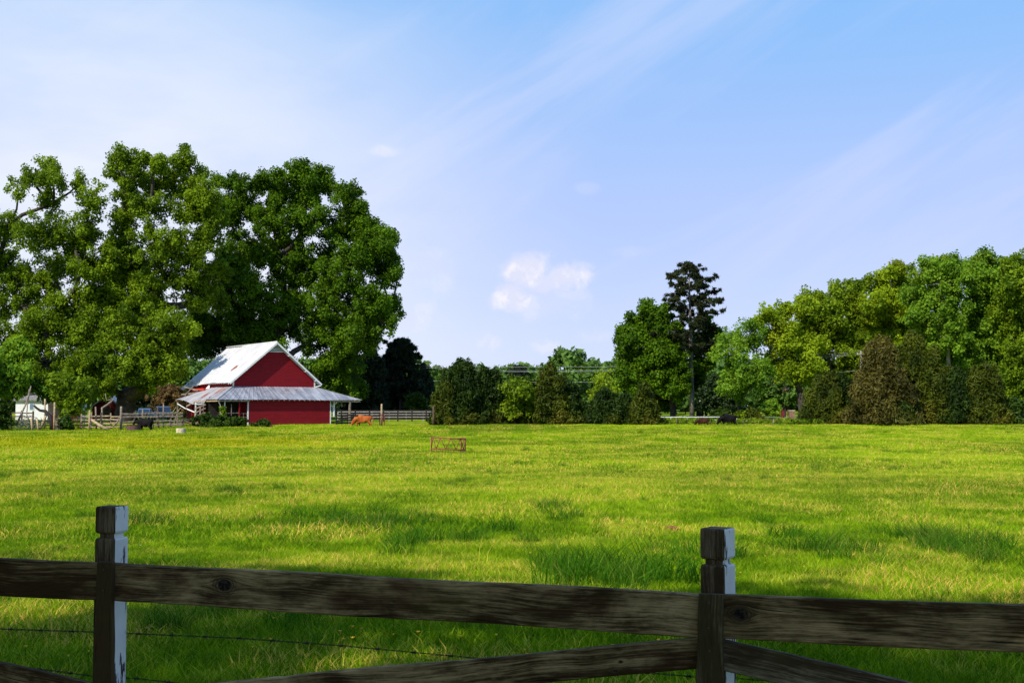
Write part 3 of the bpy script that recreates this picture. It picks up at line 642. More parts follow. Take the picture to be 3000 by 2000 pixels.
cedar('cedar_tree', 'slim olive cedar with pointed tip in the right-hand row', 'tree', 2738, 145, 1030, 76, 'cedar_olive', seed=95, group=CR, power=.52, density=1.1)
cedar('cedar_tree', 'dark cedar low in the right-hand row between slim and russet cedars', 'tree', 2805, 144, 1090, 80, 'cedar', seed=96, group=CR, power=.5, density=1.1)
cedar('cedar_tree', 'russet cedar right-most of the row under the wood', 'tree', 2885, 143, 1075, 84, 'cedar_olive', seed=97, group=CR, power=.45)
cedar('cedar_tree', 'squat black-green cedar at the foot of the bronze-brown one', 'tree', 2640, 141.5, 1150, 70, 'cedar', seed=98, group=CR, power=.4)
bush('shrub', 'dark green shrub at the right edge where the field meets the wood', 'shrub', 2968, 143, 90, 1165, 'shrub', 99, leaf=.28)

# ------------------------------------------------------------------ far-off wood: reads as one mass
rr = np.random.default_rng(5); C = []; Rr = []
for k in range(150):
    px_ = -300 + 3600 * k / 150 + rr.normal() * 8; D = rr.uniform(250, 330)
    top = 1080 + 14 * math.sin(px_ / 70) + 10 * math.sin(px_ / 23 + 1) + rr.normal() * 9
    if 1640 < px_ < 1830: top -= 16
    if px_ > 1900 or px_ < 1200: top = 1060
    c = P(px_, top, D); g0 = ground(c.x, c.y); H = c.z - g0; Rm = rr.uniform(4, 6.5)
    n = 46; t_ = rr.random(n); a = rr.random(n) * 6.28; u = rr.random(n) ** .45
    pr = Rm * np.sqrt(np.maximum(.02, 1 - (2 * t_ - .75) ** 2 / 1.7))
    for i in range(n): C.append((c.x + math.cos(a[i]) * u[i] * pr[i], c.y + math.sin(a[i]) * u[i] * pr[i], g0 + t_[i] * H)); Rr.append(rr.uniform(.9, 1.7))
v, f, rnd = leaf_cloud(np.array(C), np.array(Rr), 26, .95, .9, .5, 1.3, 5, -.3)
tag(link('distant_wood', mesh_np('distant_wood', v, f, 4, M['leaf_far'], rnd)), 'hazy light green wood along the horizon behind the field', 'woodland', kind='stuff')
pine('pine_tree', 'small dark pine standing above the distant wood between the cedars', 'tree', 1520, 262, 1073, 30, .45, 'pine_far', 101, nl=30, bark='bark', per=40, wtop=.7)

# trees behind the camera, whose shade falls over the near fence and grass
for k, (x, y, h, r) in enumerate(((-16, -1, 16, 6.2), (-9.5, -4, 16, 6.2), (-3.5, -5, 16.5, 6.2), (-12, -11, 16, 6.2), (-6, -9.5, 17, 6))):
    base = Vector((x, y, ground(x, y))); root = thing('roadside_tree', base, ['tree outside the frame at the far left of the near fence', 'tree outside the frame behind the left notched post', 'tree outside the frame behind the photographer', 'shorter tree outside the frame behind the photographer', 'tree outside the frame, farthest behind the photographer'][k], 'tree', 'trees behind the photographer')
    rr = np.random.default_rng(200 + k); n = 95; d = rr.normal(size=(n, 3)); d /= np.linalg.norm(d, axis=1)[:, None]
    Cc = d * (rr.random(n) ** .4)[:, None] * r; Cc[:, 2] = Cc[:, 2] * 1.1 + h * .66
    v, f, rnd = leaf_cloud(Cc, .8 + .5 * rr.random(n), 74, .34, .8, seed=200 + k)
    mb = MB(); limbs(mb, Vector((0, 0, -.2)), [Vector(Cc[i]) for i in range(0, n, 5)], .35, .35, seed=k)
    mb.build('trunk', M['bark'], root); link('crown', mesh_np('crown', v, f, 4, M['leaf_pecan'], rnd), root)

for k, (px, w_, top) in enumerate(((1390, 70, 1215), (1470, 60, 1205), (1560, 60, 1205), (1640, 60, 1210), (1715, 60, 1200), (1815, 60, 1205), (1920, 40, 1215), (2450, 80, 1190), (2540, 80, 1200), (2715, 90, 1190), (2850, 90, 1195))):
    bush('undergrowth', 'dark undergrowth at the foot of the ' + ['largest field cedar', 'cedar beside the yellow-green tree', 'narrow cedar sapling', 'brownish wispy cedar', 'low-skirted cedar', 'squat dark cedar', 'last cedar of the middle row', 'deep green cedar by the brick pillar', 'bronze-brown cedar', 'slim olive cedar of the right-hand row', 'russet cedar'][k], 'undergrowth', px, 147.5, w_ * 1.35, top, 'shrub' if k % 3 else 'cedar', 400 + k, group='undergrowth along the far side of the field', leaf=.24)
# ------------------------------------------------------------------ barn (local x along the gable front, y towards the back)
TH = R(36); BO = Vector((-32.0, 141.0, 0.0))
barn = thing('barn', BO, 'red clapboard barn with white metal roof and a wrap-around grey lean-to roof', 'barn', rz=TH)
def redmat(name, a, b, board=.17):
    m, t = newmat(name); co = obj_co(t); z = t.new('ShaderNodeSeparateXYZ', {0: co}).outputs[2]
    fr = t.math('FRACT', t.math('DIVIDE', z, board))
    n = t.noise(t.mapping(co, sc=(.5, .5, 9)), 1.6, 5, .6); n2 = t.noise(co, .7, 3)
    c = t.mix(t.ramp(n, .3, .7), a, b)
    c = t.mix(t.ramp(n2, .55, .8, 0, .4), c, tuple(x * .6 for x in a))
    c = t.mix(t.ramp(fr, .74, .96, 0, .80), c, tuple(x * .25 for x in a))
    rub = t.noise(t.mapping(co, sc=(1, 1, 6)), 3.5, 4, .7)
    c = t.mix(t.ramp(rub, .64, .78, 0, .5), c, (.40, .09, .08))
    low = t.math('MULTIPLY', t.ramp(z, .0, .55, 1, 0), t.ramp(t.noise(co, 2.2, 4), .35, .6))
    c = t.mix(t.math('MULTIPLY', low, .6), c, (.17, .05, .03))
    fin(t, principled(t, c, .72, fr, .5, .03, spec=.2)); return m
M['red'] = redmat('red_clapboard', (.20, .005, .011), (.29, .008, .016))
M['red_dim'] = redmat('red_boards', (.20, .006, .010), (.30, .012, .016), .22)
M['white'] = simple('white_paint', (.72, .72, .72), .55, .12, 4)
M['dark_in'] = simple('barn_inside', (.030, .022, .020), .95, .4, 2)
M['grey_wood'] = simple('grey_wood', (.20, .16, .125), .9, .5, 5, bump=.5)
M['brown_wood'] = simple('brown_wood', (.085, .055, .035), .9, .5, 5, bump=.5)
M['tan_wood'] = simple('tan_wood', (.34, .25, .15), .9, .4, 5, bump=.5)
M['dark_board'] = simple('dark_boards', (.020, .015, .014), .85, .4, 4)
def roofmat(name, a, b, axis, streak=.5, rust=()):
    m, t = newmat(name); co = obj_co(t)
    sc = [.12, .12, .12]; sc[axis] = 1.7; sc[2] = .02
    n = t.noise(t.mapping(co, sc=tuple(sc)), 1.3, 4, .75)
    n2 = t.noise(co, .9, 5, .6)
    c = t.mix(t.ramp(n, .36, .64), b, a); c = t.mix(t.ramp(n2, .42, .70, 0, streak), c, tuple(x * .55 for x in b))
    for (x, y, rx, ry) in rust:
        d = t.vm('MULTIPLY', t.vm('SUBTRACT', co, (x, y, 0)), (1 / rx, 1 / ry, 0)); l = t.math('ADD', t.vm('LENGTH', d), t.math('MULTIPLY', t.math('SUBTRACT', t.noise(co, 3, 4), .5), 1.0))
        c = t.mix(t.ramp(l, .75, 1.0, .95, 0), c, (.26, .075, .03))
    fin(t, principled(t, c, .42, t.noise(co, 7, 3), .12, .02, metal=.15, spec=.5)); return m
M['roof'] = roofmat('main_roof_metal', (.66, .64, .65), (.54, .53, .55), 1, .28, ((1.5, 3.2, .5, .5), (2.6, 9.5, .6, .3)))
M['roof_side'] = roofmat('side_roof_metal', (.46, .44, .47), (.27, .26, .30), 1, .35, ((-1.15, .6, .8, .34), (-.9, 2.4, .9, .32), (-1.6, 4.2, .7, .3)))
M['roof_front'] = roofmat('front_roof_metal', (.36, .37, .42), (.19, .20, .25), 0, .45, ((6.3, -.9, .35, .12), (7.6, -.7, .3, .12)))
def sheet(mb, a, b, c, d, n, ridge=.035, mi=0, sag=None, thick=.02, jag=0.0):
    """ribbed metal sheet: eave a->b, top edge d->c, n sheets side by side with standing ribs"""
    a, b, c, d = map(Vector, (a, b, c, d)); nrm = (b - a).cross(d - a).normalized()
    if nrm.z < 0: nrm = -nrm
    sub = 4; top = []; bot = []; rows = 5
    for j in range(rows):
        tj = j / (rows - 1); r0 = a.lerp(d, tj); r1 = b.lerp(c, tj)
        for i in range(n * sub + 1):
            ti = i / (n * sub); p = r0.lerp(r1, ti)
            if i % sub == 0 and 0 < i < n * sub: p = p + nrm * ridge
            if j == 0 and jag: p = p + (a - d).normalized() * random.Random(int(i / sub)).uniform(-jag, jag)
            if sag: p = p + Vector((0, 0, sag(ti, tj)))
            top.append(p)
    nx = n * sub + 1; N = len(top); vs = top + [p - nrm * thick for p in top]
    fs = []
    for j in range(rows - 1):
        for i in range(nx - 1):
            q = (j * nx + i, j * nx + i + 1, (j + 1) * nx + i + 1, (j + 1) * nx + i); fs.append(q); fs.append(tuple(N + k for k in reversed(q)))
    for i in range(nx - 1):
        fs.append((i, N + i, N + i + 1, i + 1)); k = (rows - 1) * nx + i; fs.append((k, k + 1, N + k + 1, N + k))
    for j in range(rows - 1):
        k = j * nx; fs.append((k, k + nx, N + k + nx, N + k)); k = j * nx + nx - 1; fs.append((k, N + k, N + k + nx, k + nx))
    mb.add(vs, fs, mi)
W, LN, ZE, ZP, ZR = 10.4, 14.0, 5.25, 4.45, 9.55; SL = (ZR - ZE) / (W / 2)
# gable front wall and the other walls
mb = MB(); T = .12
def gable(y0, y1, zb):
    pts = [(0, zb), (W, zb), (W, ZE), (W / 2, ZR), (0, ZE)]
    v = [(x, y0, z) for x, z in pts] + [(x, y1, z) for x, z in pts]
    mb.add(v, [(0, 1, 2, 3, 4), (9, 8, 7, 6, 5)] + [(i, 5 + i, 5 + (i + 1) % 5, (i + 1) % 5) for i in range(5)])
gable(0, T, 0); ZR0, ZE0 = ZR, ZE; ZR -= .75; ZE -= .5; gable(LN - T, LN, 0); ZR, ZE = ZR0, ZE0
mb.box((0, T, 0), (T, LN - T, ZE)); mb.box((W - T, T, 0), (W, LN - T, ZE))
mb.build('upper_wall', M['red'], barn)
# enclosed front bay under the lean-to
mb = MB(); X0, X1, YF = .70, 11.05, -2.75
mb.box((X0, YF, -.3), (X1, YF + .12, 2.98)); mb.box((X0, YF + .12, -.3), (X0 + .12, -.002, 3.0)); mb.box((X1 - .12, YF + .12, -.3), (X1, -.002, 3.0))
mb.build('lower_wall', M['red'], barn)
for bb in (((X0 - .11, YF - .03, -.25), (X0 + .03, YF + .10, 2.96)), ((X1 - .04, YF - .03, -.25), (X1 + .08, YF + .10, 2.96)), ((-.03, -.035, ZP), (.12, .06, ZE)), ((W - .12, -.035, ZP), (W + .03, .06, ZE))):
    mb = MB(); mb.box(*bb); mb.build('corner_board', M['white'], barn)
mb = MB(); mb.beam((-.05, .07, ZE - .12), (-.05, LN, ZE - .12), .05, .16); mb.build('frieze_board', M['white'], barn)
# main roof: two ribbed slopes with overhangs, left one ragged and slipping at the far end
OV, OF = .62, .55; e = lambda x: ZR + .14 - abs(x - W / 2) * SL
mb = MB()
def sag1(ti, tj): return -.03 * math.sin(ti * 9) * (1 - tj) - (.32 * max(0, ti - .55) ** 1.3 * (1 - tj))
sheet(mb, (-OV, -OF, e(-OV)), (-OV, LN * .66, e(-OV)), (W / 2, LN * .66, ZR + .14), (W / 2, -OF, ZR + .14), 17, sag=sag1, jag=.04)
def sag2(ti, tj): return -.22 - .42 * ti * (1 - tj) + .10 * tj + .05 * math.sin(ti * 14) * (1 - tj)
sheet(mb, (-OV + .05, LN * .665, e(-OV) + .02), (-OV - .1, LN + .5, e(-OV) + .02), (W / 2, LN + .3, ZR + .10), (W / 2, LN * .665, ZR + .10), 8, sag=sag2, jag=.16)
sheet(mb, (W + OV, LN + .3, e(-OV)), (W + OV, -OF, e(-OV)), (W / 2 + .01, -OF, ZR + .14), (W / 2 + .01, LN + .3, ZR + .14), 24)
mb.tube([(W / 2, -OF, ZR + .16), (W / 2, LN + .3, ZR + .13)], .09, 6)
mb.build('main_roof', M['roof'], barn)
mb = MB()
for s_ in (-1, 1):      # barge boards, brackets and rafter tails
    x1 = W / 2 + s_ * (W / 2 + OV)
    mb.beam((x1, -OF - .03, e(x1) - .12), (W / 2, -OF - .03, ZR + .02), .05, .20)
    mb.beam((x1, -.06, e(x1) - .16), (W / 2, -.06, ZR - .04), .05, .12)
    for u in (.30, .72, .97):
        x = W / 2 + s_ * (W / 2) * u; mb.beam((x, .05, e(x) - .26), (x, -OF, e(x) - .26), .10, .12)
mb.beam((W + .02, -.05, ZE - .75), (W + OV - .06, -OF + .06, e(W + OV) - .22), .07, .08)
for k in range(22):
    y = k * LN / 22 + .2; mb.beam((.02, y, ZE - .02), (-OV + .08, y, e(-OV) - .10 - .4 * max(0, k - 13) / 9), .05, .10); mb.beam((W - .02, y, ZE - .02), (W + OV - .08, y, e(-OV) - .10), .05, .10)
mb.build('barge_board', M['white'], barn)
# louvred vent in the peak
vent = MB(); z0 = ZR - .98; hw = (ZR - z0 - .12) / SL
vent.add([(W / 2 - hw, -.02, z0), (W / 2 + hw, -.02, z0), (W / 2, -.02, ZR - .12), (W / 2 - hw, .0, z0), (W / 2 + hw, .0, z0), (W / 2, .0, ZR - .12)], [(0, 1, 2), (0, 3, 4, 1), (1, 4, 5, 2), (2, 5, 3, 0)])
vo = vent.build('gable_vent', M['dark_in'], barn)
mb = MB(); mb.beam((W / 2 - hw - .1, -.06, z0), (W / 2 + hw + .1, -.06, z0), .08, .10)
for k in range(1, 5):
    z = z0 + k * .165; h_ = (ZR - .12 - z) / SL; mb.beam((W / 2 - h_, -.06, z), (W / 2 + h_, -.06, z), .07, .075, up=(0, -.4, 1))
for s_ in (-1, 1): mb.beam((W / 2 + s_ * (hw + .1), -.055, z0), (W / 2, -.055, ZR - .1), .06, .09)
mb.build('louvre', M['white'], vo)
# lean-to roof: front slope between two hips, right slope, sagging left slope
A = -3.2; ZL = 2.92; BX = W + 4.6; mb = MB()
sheet(mb, (A, A, ZL), (BX, A, ZL), (W, 0, ZP), (0, 0, ZP), 30, jag=.015, sag=lambda a, b: -.02 * math.sin(a * 11) * (1 - b))
mb.build('front_lean_to_roof', M['roof_front'], barn)
mb = MB(); sheet(mb, (BX, A + .05, ZL), (BX, LN, ZL), (W, LN, ZP), (W, .03, ZP), 22); mb.build('right_lean_to_roof', M['roof_front'], barn)
mb = MB()
def sagL(ti, tj): return (-.62 * max(0, math.sin(min(1, ti * 1.15) * math.pi)) ** 1.5 * (1 - tj) * (ti > .25)) - .10 * ti * (1 - tj)
sheet(mb, (A - .02, 9.4, ZL + .15), (A, A + .05, ZL), (-.02, .0, ZP), (-.02, 6.2, ZP - .05), 15, jag=.05, sag=lambda a, b: sagL(1 - a, b) * (.5 if a > .7 else 1))
mb.build('left_lean_to_roof', M['roof_side'], barn)
for c_ in (((A, A, ZL + .04), (0, 0, ZP + .04)), ((BX, A, ZL + .04), (W, 0, ZP + .04))): mb = MB(); mb.beam(*c_, .10, .05); mb.build('hip_cap', M['roof_side'], barn)
# rafter tails, fascia, plate beams
mb = MB()
for k in range(28):
    x = A + .3 + k * (BX - A - .6) / 27; rl = max(.2, min(2.6, x - A - .1, (BX - x) * 3.2 / 4.6 - .1)); mb.beam((x, A + .04, ZL - .09), (x, A + .04 + rl, ZL - .09 + rl * (ZP - ZL) / 3.2), .05, .09)
for k in range(22):
    y = A + .6 + k * .78; rl = max(.2, min(4.0, (y - A) * 4.6 / 3.2 - .15)); mb.beam((BX - .04, y, ZL - .09), (BX - .04 - rl, y, ZL - .09 + rl * (ZP - ZL) / 4.6), .05, .09)
mb.build('rafter', M['white'], barn)
for c_ in (((A + .15, A + .12, ZL - .16), (X0, A + .12, ZL - .16)), ((A + .12, A + .2, ZL - .16), (A + .12, 3.5, ZL - .2)), ((X1, A + .12, ZL - .16), (BX - .1, A + .12, ZL - .16)), ((A + .12, 3.5, ZL - .2), (A + .15, 6.3, ZL - .75)), ((BX - .1, A + .2, ZL - .16), (BX - .1, LN, ZL - .16))):
    mb = MB(); mb.beam(*c_, .08, .14); mb.build('plate_beam', M['tan_wood'], barn)
def post(x, y, r, mat, z1=ZL - .1, name='lean_to_post'):
    m_ = MB(); m_.beam((x, y, -.4), (x + .03, y, z1), r, r, up=(0, 1, 0)); return m_.build(name, mat, barn)
post(BX - 1.55, A + .15, .20, M['grey_wood']); post(A + .1, 3.4, .12, M['white'], 2.6); post(A + .05, 8.9, .16, M['grey_wood'], 2.7)
post(-.45, A + .35, .14, M['red_dim']); post(-2.2, A + .35, .10, M['white']); post(BX - .3, 5, .18, M['grey_wood']); post(BX - .3, 10, .18, M['grey_wood'])
# broken brace, loose boards under the sagging corner
mb = MB(); mb.beam((A + .1, 6.2, 1.9), (A + .2, 3.6, 1.45), .06, .12); mb.beam((A, 8.8, 2.5), (A - .1, 5.9, 1.9), .05, .10); mb.build('broken_brace', M['white'], barn)
# inside: dark rear wall of the open bays, stall rails
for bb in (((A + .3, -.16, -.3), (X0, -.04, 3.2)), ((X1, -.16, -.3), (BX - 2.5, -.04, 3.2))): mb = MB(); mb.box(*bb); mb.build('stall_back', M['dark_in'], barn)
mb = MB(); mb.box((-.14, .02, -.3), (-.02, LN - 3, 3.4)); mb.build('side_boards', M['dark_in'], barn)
mb = MB()
for z in (.55, .95, 1.35): mb.beam((-.3, A + .42, z), (X0 - .12, A + .42, z), .04, .05)
mb.beam((.1, A + .42, .2), (.1, A + .42, 1.45), .05, .05); mb.build('stall_rail', M['grey_wood'], barn)
mb = MB(); mb.beam((-2.9, A + .3, 1.35), (-.5, A + .3, 1.42), .04, .09); mb.beam((-1.4, A + .3, 0), (-1.4, A + .3, 2.4), .06, .07); mb.build('stall_rail', M['grey_wood'], barn)
# red side wall further back under the left lean-to and the collapsed beams above it
mb = MB(); mb.box((-1.9, 7.6, -.3), (-.15, 7.72, 3.2)); mb.build('side_wall', M['red_dim'], barn)
mb = MB(); mb.beam((-1.1, 7.6, 4.05), (-2.1, 9.3, 4.5), .30, .12); mb.beam((-2.2, 9.0, 3.5), (-1.4, 8.4, 4.6), .25, .10); mb.beam((-.6, 6.6, 3.9), (-2.4, 9.6, 3.6), .12, .2); mb.build('fallen_beam', M['grey_wood'], barn)
mb = MB(); mb.box((-1.0, 6.3, 4.06), (-.14, 9.8, 4.32)); mb.build('torn_red_sheet', simple('torn_red', (.50, .045, .03), .6, .3, 4), barn)
mb = MB(); mb.add([(-.4, 6.0, 4.25), (-.75, 6.25, 4.25), (-.2, 6.2, 4.95), (-.42, 6.05, 4.24)], [(0, 1, 2), (0, 2, 3), (1, 3, 2)]); mb.build('bent_flashing', M['white'], barn)
# downspouts
def spout(x, y, z1=2.72, z0=.2, s=1):
    m_ = MB(); m_.tube([(x, y + .10, z1), (x + .05 * s, y + .16, z1 - .14), (x + .30 * s, y + .40, z1 - .42), (x + .34 * s, y + .44, z1 - .62), (x + .34 * s, y + .44, z0)], .055, 8); return m_.build('downspout', M['white'], barn)
spout(A + .25, A + .05); spout(BX - 3.2, A + .12, z0=1.0, s=-1)
mb = MB(); mb.beam((BX - 3.45, A + .5, .95), (BX - 3.45, A + .5, 2.75), .16, .16); mb.build('corner_board', M['white'], barn)
# vines and weeds at the foot of the barn
def bpt(x, y): v_ = Matrix.Rotation(TH, 4, 'Z') @ Vector((x, y, 0)) + BO; return v_
for k, (px, w_, top, label) in enumerate(((602, 84, 1214, 'dark vine tangle at the barn foot below the sagging lean-to corner'), (648, 80, 1220, 'dark weeds in front of the open barn bay'), (700, 84, 1226, 'dark weeds at the left end of the red clapboard wall'), (775, 60, 1231, 'low brownish weeds against the middle of the red clapboard wall'))):
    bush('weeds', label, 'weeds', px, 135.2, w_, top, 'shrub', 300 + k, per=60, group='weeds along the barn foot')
bush('creeper', 'light green creeper climbing inside the open barn bay', 'creeper', 652, 136.6, 16, 1193, 'leaf_pecan_l', 310, kd=.8)
# scrap lying by the sagging corner
mb = MB(); rr_ = random.Random(4)
for k in range(16):
    g = G(rr_.uniform(508, 588), rr_.uniform(136, 141)); a = rr_.uniform(0, 3.1); L_ = rr_.uniform(.6, 1.8)
    mb.beam(g + Vector((0, 0, rr_.uniform(.1, .5))), g + Vector((math.cos(a) * L_, math.sin(a) * L_, rr_.uniform(.1, 1.0))), .25, .03)
tag(mb.build('scrap_heap', [M['grey_wood']]), 'heap of torn metal and boards under the sagging barn corner', 'scrap heap', kind='stuff')
# broken board rack leaning by the left lean-to
rk = thing('broken_rack', G(588, 136.2), 'broken tilted board rack under the left lean-to roof', 'rack')
mb = MB()
for z, dz in ((1.55, .55), (1.15, .45), (2.0, .5)): mb.beam((-.7, 0, z), (.5, .1, z + dz), .04, .16)
mb.build('board', M['grey_wood'], rk); mb = MB(); mb.beam((-.1, .05, -.2), (-.05, .05, 2.3), .14, .14, up=(0, 1, 0)); mb.beam((.25, .05, 1.2), (.3, .05, 2.7), .05, .06, up=(0, 1, 0)); mb.build('post', M['grey_wood'], rk)
# ------------------------------------------------------------------ near board fence
def weathered(name, dark, grey, knots=(), white=False, amt=.5, seedv=0.0, green=.2, axis=0):
    """old boards: grain along the board, worn pale patches, stains and knots of their own"""
    m, t = newmat(name); co = obj_co(t)
    co = t.mapping(co, loc=(seedv, seedv * .7, seedv * 1.3))
    L_, S_ = .26, 9.0
    sc = (L_, S_, S_) if axis == 0 else (S_, S_, L_)
    wv = t.vm('ADD', co, t.vm('MULTIPLY', t.new('ShaderNodeTexNoise', {'Vector': co, 'Scale': 2.2, 'Detail': 2.0}).outputs['Color'], (.05, .03, .05)))
    kc = None
    for (x, z, r) in knots:
        dv = t.vm('SUBTRACT', co, (x + seedv, seedv * .7, z + seedv * 1.3)); dv = t.vm('MULTIPLY', dv, (.85, 0, 1.15))
        ln = t.vm('LENGTH', dv); nn = t.math('ADD', ln, t.math('MULTIPLY', t.math('SUBTRACT', t.noise(co, 30, 3), .5), r * .5))
        push = t.math('DIVIDE', r * r * 1.0, t.math('ADD', t.math('MULTIPLY', ln, ln), r * r * .35))
        # grain bends round the knot
        sz = t.math('SIGN', t.new('ShaderNodeSeparateXYZ', {0: dv}).outputs[2])
        wv = t.vm('ADD', wv, t.new('ShaderNodeCombineXYZ', {2: t.math('MULTIPLY', t.math('MULTIPLY', push, sz), -.022)}).outputs[0])
        kk = (t.ramp(nn, r * .42, r * .62, 1, 0), t.ramp(t.noise(co, 90, 3), .45, .62, 0, 1), t.math('MULTIPLY', t.ramp(nn, r * .6, r * 1.6, .8, 0), t.ramp(t.math('SINE', t.math('MULTIPLY', t.math('ADD', nn, t.math('MULTIPLY', t.noise(co, 12, 2), .02)), 620)), -.6, .5, .45, 1)))
        kc = kc or []; kc.append(kk)
    grain = t.noise(t.mapping(wv, sc=sc), 14, 6, .68, .15)
    fine = t.noise(t.mapping(wv, sc=sc), 46, 4, .7)
    blot = t.noise(t.mapping(co, sc=(1, 2.4, 2.4) if axis == 0 else (2.4, 2.4, 1)), 2.4, 7, .66, .25)
    g = t.math('ADD', t.math('MULTIPLY', grain, .45), t.math('MULTIPLY', blot, .67))
    c = t.mix(t.ramp(g, .56 - amt * .14, .79 - amt * .10), dark, grey)
    c = t.mix(t.ramp(fine, .50, .66, 0, .65), c, tuple(x * .30 for x in dark))
    crack = t.noise(t.mapping(wv, sc=(.16, 5, 5) if axis == 0 else (5, 5, .16)), 20, 3, .5)
    c = t.mix(t.ramp(crack, .335, .30, 0, .85), c, (.006, .004, .003))
    moss = t.noise(t.mapping(co, loc=(3, 3, 3), sc=(1, 2, 2)), 2.0, 4, .6)
    c = t.mix(t.ramp(moss, .54, .72, 0, green), c, (.10, .085, .015))
    rst = t.noise(t.mapping(co, loc=(8, 1, 5), sc=(1.2, 2, 2)), 2.6, 4, .6)
    c = t.mix(t.ramp(rst, .56, .72, 0, .5), c, (.085, .030, .014))
    for kk in (kc or []):
        c = t.mix(kk[2], c, (.035, .020, .010)); c = t.mix(t.math('MULTIPLY', kk[0], 1.0), c, t.mix(kk[1], (.006, .004, .004), (.05, .03, .02)))
    if white:
        pn = t.noise(t.mapping(co, sc=(1, 1, .16)), 34, 5, .7); pb = t.noise(co, 6, 4)
        pf = t.math('ADD', t.math('MULTIPLY', pn, .6), t.math('MULTIPLY', pb, .4))
        c = t.mix(t.ramp(pf, .525, .548), t.mix(t.noise(co, 9, 4), (.50, .47, .44), (.78, .74, .69)), c)
    h = t.math('ADD', t.math('MULTIPLY', fine, .5), t.math('ADD', grain, t.math('MULTIPLY', t.ramp(crack, .34, .30, 0, 1), -1.2)))
    fin(t, principled(t, c, .85, h, .55, .004, spec=.15)); return m
DK, GR = (.046, .022, .005), (.50, .325, .15)
pf = thing('board_fence', Vector((0, 4.4, 0)), 'weathered brown board fence with two notched posts close to the camera', 'fence')
def board(name, pa, pb, h, th, mat, top=True):
    """board between two top-edge points; its own local x runs along it, with slightly uneven edges"""
    pa = Vector(pa); pb = Vector(pb); d = pb - pa; Ln = d.length; ux = d.normalized(); uy = Vector((0, 0, 1)).cross(ux).normalized(); uz = ux.cross(uy)
    o = bpy.data.objects.new(name, None); n = max(8, int(Ln / .05)); vs = []; rn = random.Random(int(abs(pa.x) * 1000) + 3)
    ph = rn.uniform(0, 9)
    for i in range(n + 1):
        x = Ln * i / n; e1 = .0022 * math.sin(x * 6 + ph) + .0012 * mnoise.noise(Vector((x * 14, ph, 0))); e2 = .0022 * math.sin(x * 5 + ph * 2) + .0016 * mnoise.noise(Vector((x * 12, ph, 5)))
        if name == 'brace_board' and abs(x - Ln * .33) < .03: e1 -= .004
        b_ = .004
        vs += [(x, -th / 2, -h + e2 + b_), (x, -th / 2 + b_, -h + e2), (x, th / 2, -h + e2), (x, th / 2, e1), (x, -th / 2 + b_, e1), (x, -th / 2, e1 - b_)]
    fs = []
    for i in range(n):
        for k in range(6): q = (k + 1) % 6; fs.append((i * 6 + k, (i + 1) * 6 + k, (i + 1) * 6 + q, i * 6 + q))
    fs.append(tuple(range(6))); fs.append(tuple(n * 6 + k for k in reversed(range(6))))
    m_ = MB(); m_.add(vs, fs); me = m_.mesh(name, mat); me.flip_normals()
    ob = bpy.data.objects.new(name, me); COL.objects.link(ob); ob.parent = pf
    rot = Matrix((ux, uy, uz)).transposed().to_4x4(); ob.matrix_local = Matrix.Translation(pa - pf.location) @ rot
    return ob, ux, Ln
TH_R = .026
def rail(p0, p1, D0, D1, h, knots_px=(), **kw):
    a = P(p0[0], p0[1], D0); b = P(p1[0], p1[1], D1); ks = []
    for (kx, ky, r) in knots_px:
        f = (kx - p0[0]) / (p1[0] - p0[0]); Dk = 1 / (1 / D0 + (1 / D1 - 1 / D0) * f); q = P(kx, ky, Dk); ux = (b - a).normalized()
        x = (q - a).dot(ux); z = (q - a - ux * x).length * -1; ks.append((x, z, r))
    nm = kw.pop('name', 'rail')
    return board(nm, a, b, h, TH_R, weathered('board_' + nm, knots=ks, **kw))
def extrap(p0, p1, D0, D1, px):
    f = (px - p0[0]) / (p1[0] - p0[0]); return (px, p0[1] + (p1[1] - p0[1]) * f), 1 / (1 / D0 + (1 / D1 - 1 / D0) * f)
DL, DR_ = 4.73, 4.12
# top rails
q0, d0 = extrap((0, 1633), (285, 1645), 4.76, DL, -900)
rail(q0, (306, 1646), d0, DL, .142, dark=DK, grey=(.36, .23, .10), amt=.35, seedv=3.0, green=.15)
rail((308, 1646), (2088, 1739), DL, DR_, .143, ((662, 1712, .042),), dark=DK, grey=GR, amt=.62, seedv=0.0, green=.3)
q1, d1 = extrap((2090, 1742), (3000, 1770), DR_, 3.76, 4300)
rail((2090, 1741), q1, DR_, d1, .1425, ((2170, 1795, .036),), dark=DK, grey=(.46, .29, .13), amt=.5, seedv=7.0, green=.6)
# brace boards, alternately rising and falling between the posts
q0, d0 = extrap((0, 1938), (270, 1999), 4.76, DL, -900)
rail(q0, (300, 2006), d0, DL, .098, name='brace_board', dark=DK, grey=GR, amt=.3, seedv=11.0)
rail((310, 2026), (2086, 1864), DL, DR_, .100, ((1805, 1963, .010), (1820, 1935, .006)), name='brace_board', dark=DK, grey=GR, amt=.55, seedv=15.0)
q1, d1 = extrap((2125, 1874), (2690, 2001), DR_, 3.9, 4300)
rail((2092, 1867), q1, DR_, d1, .099, name='brace_board', dark=(.055, .032, .014), grey=(.38, .28, .17), amt=.6, seedv=19.0, green=.45)
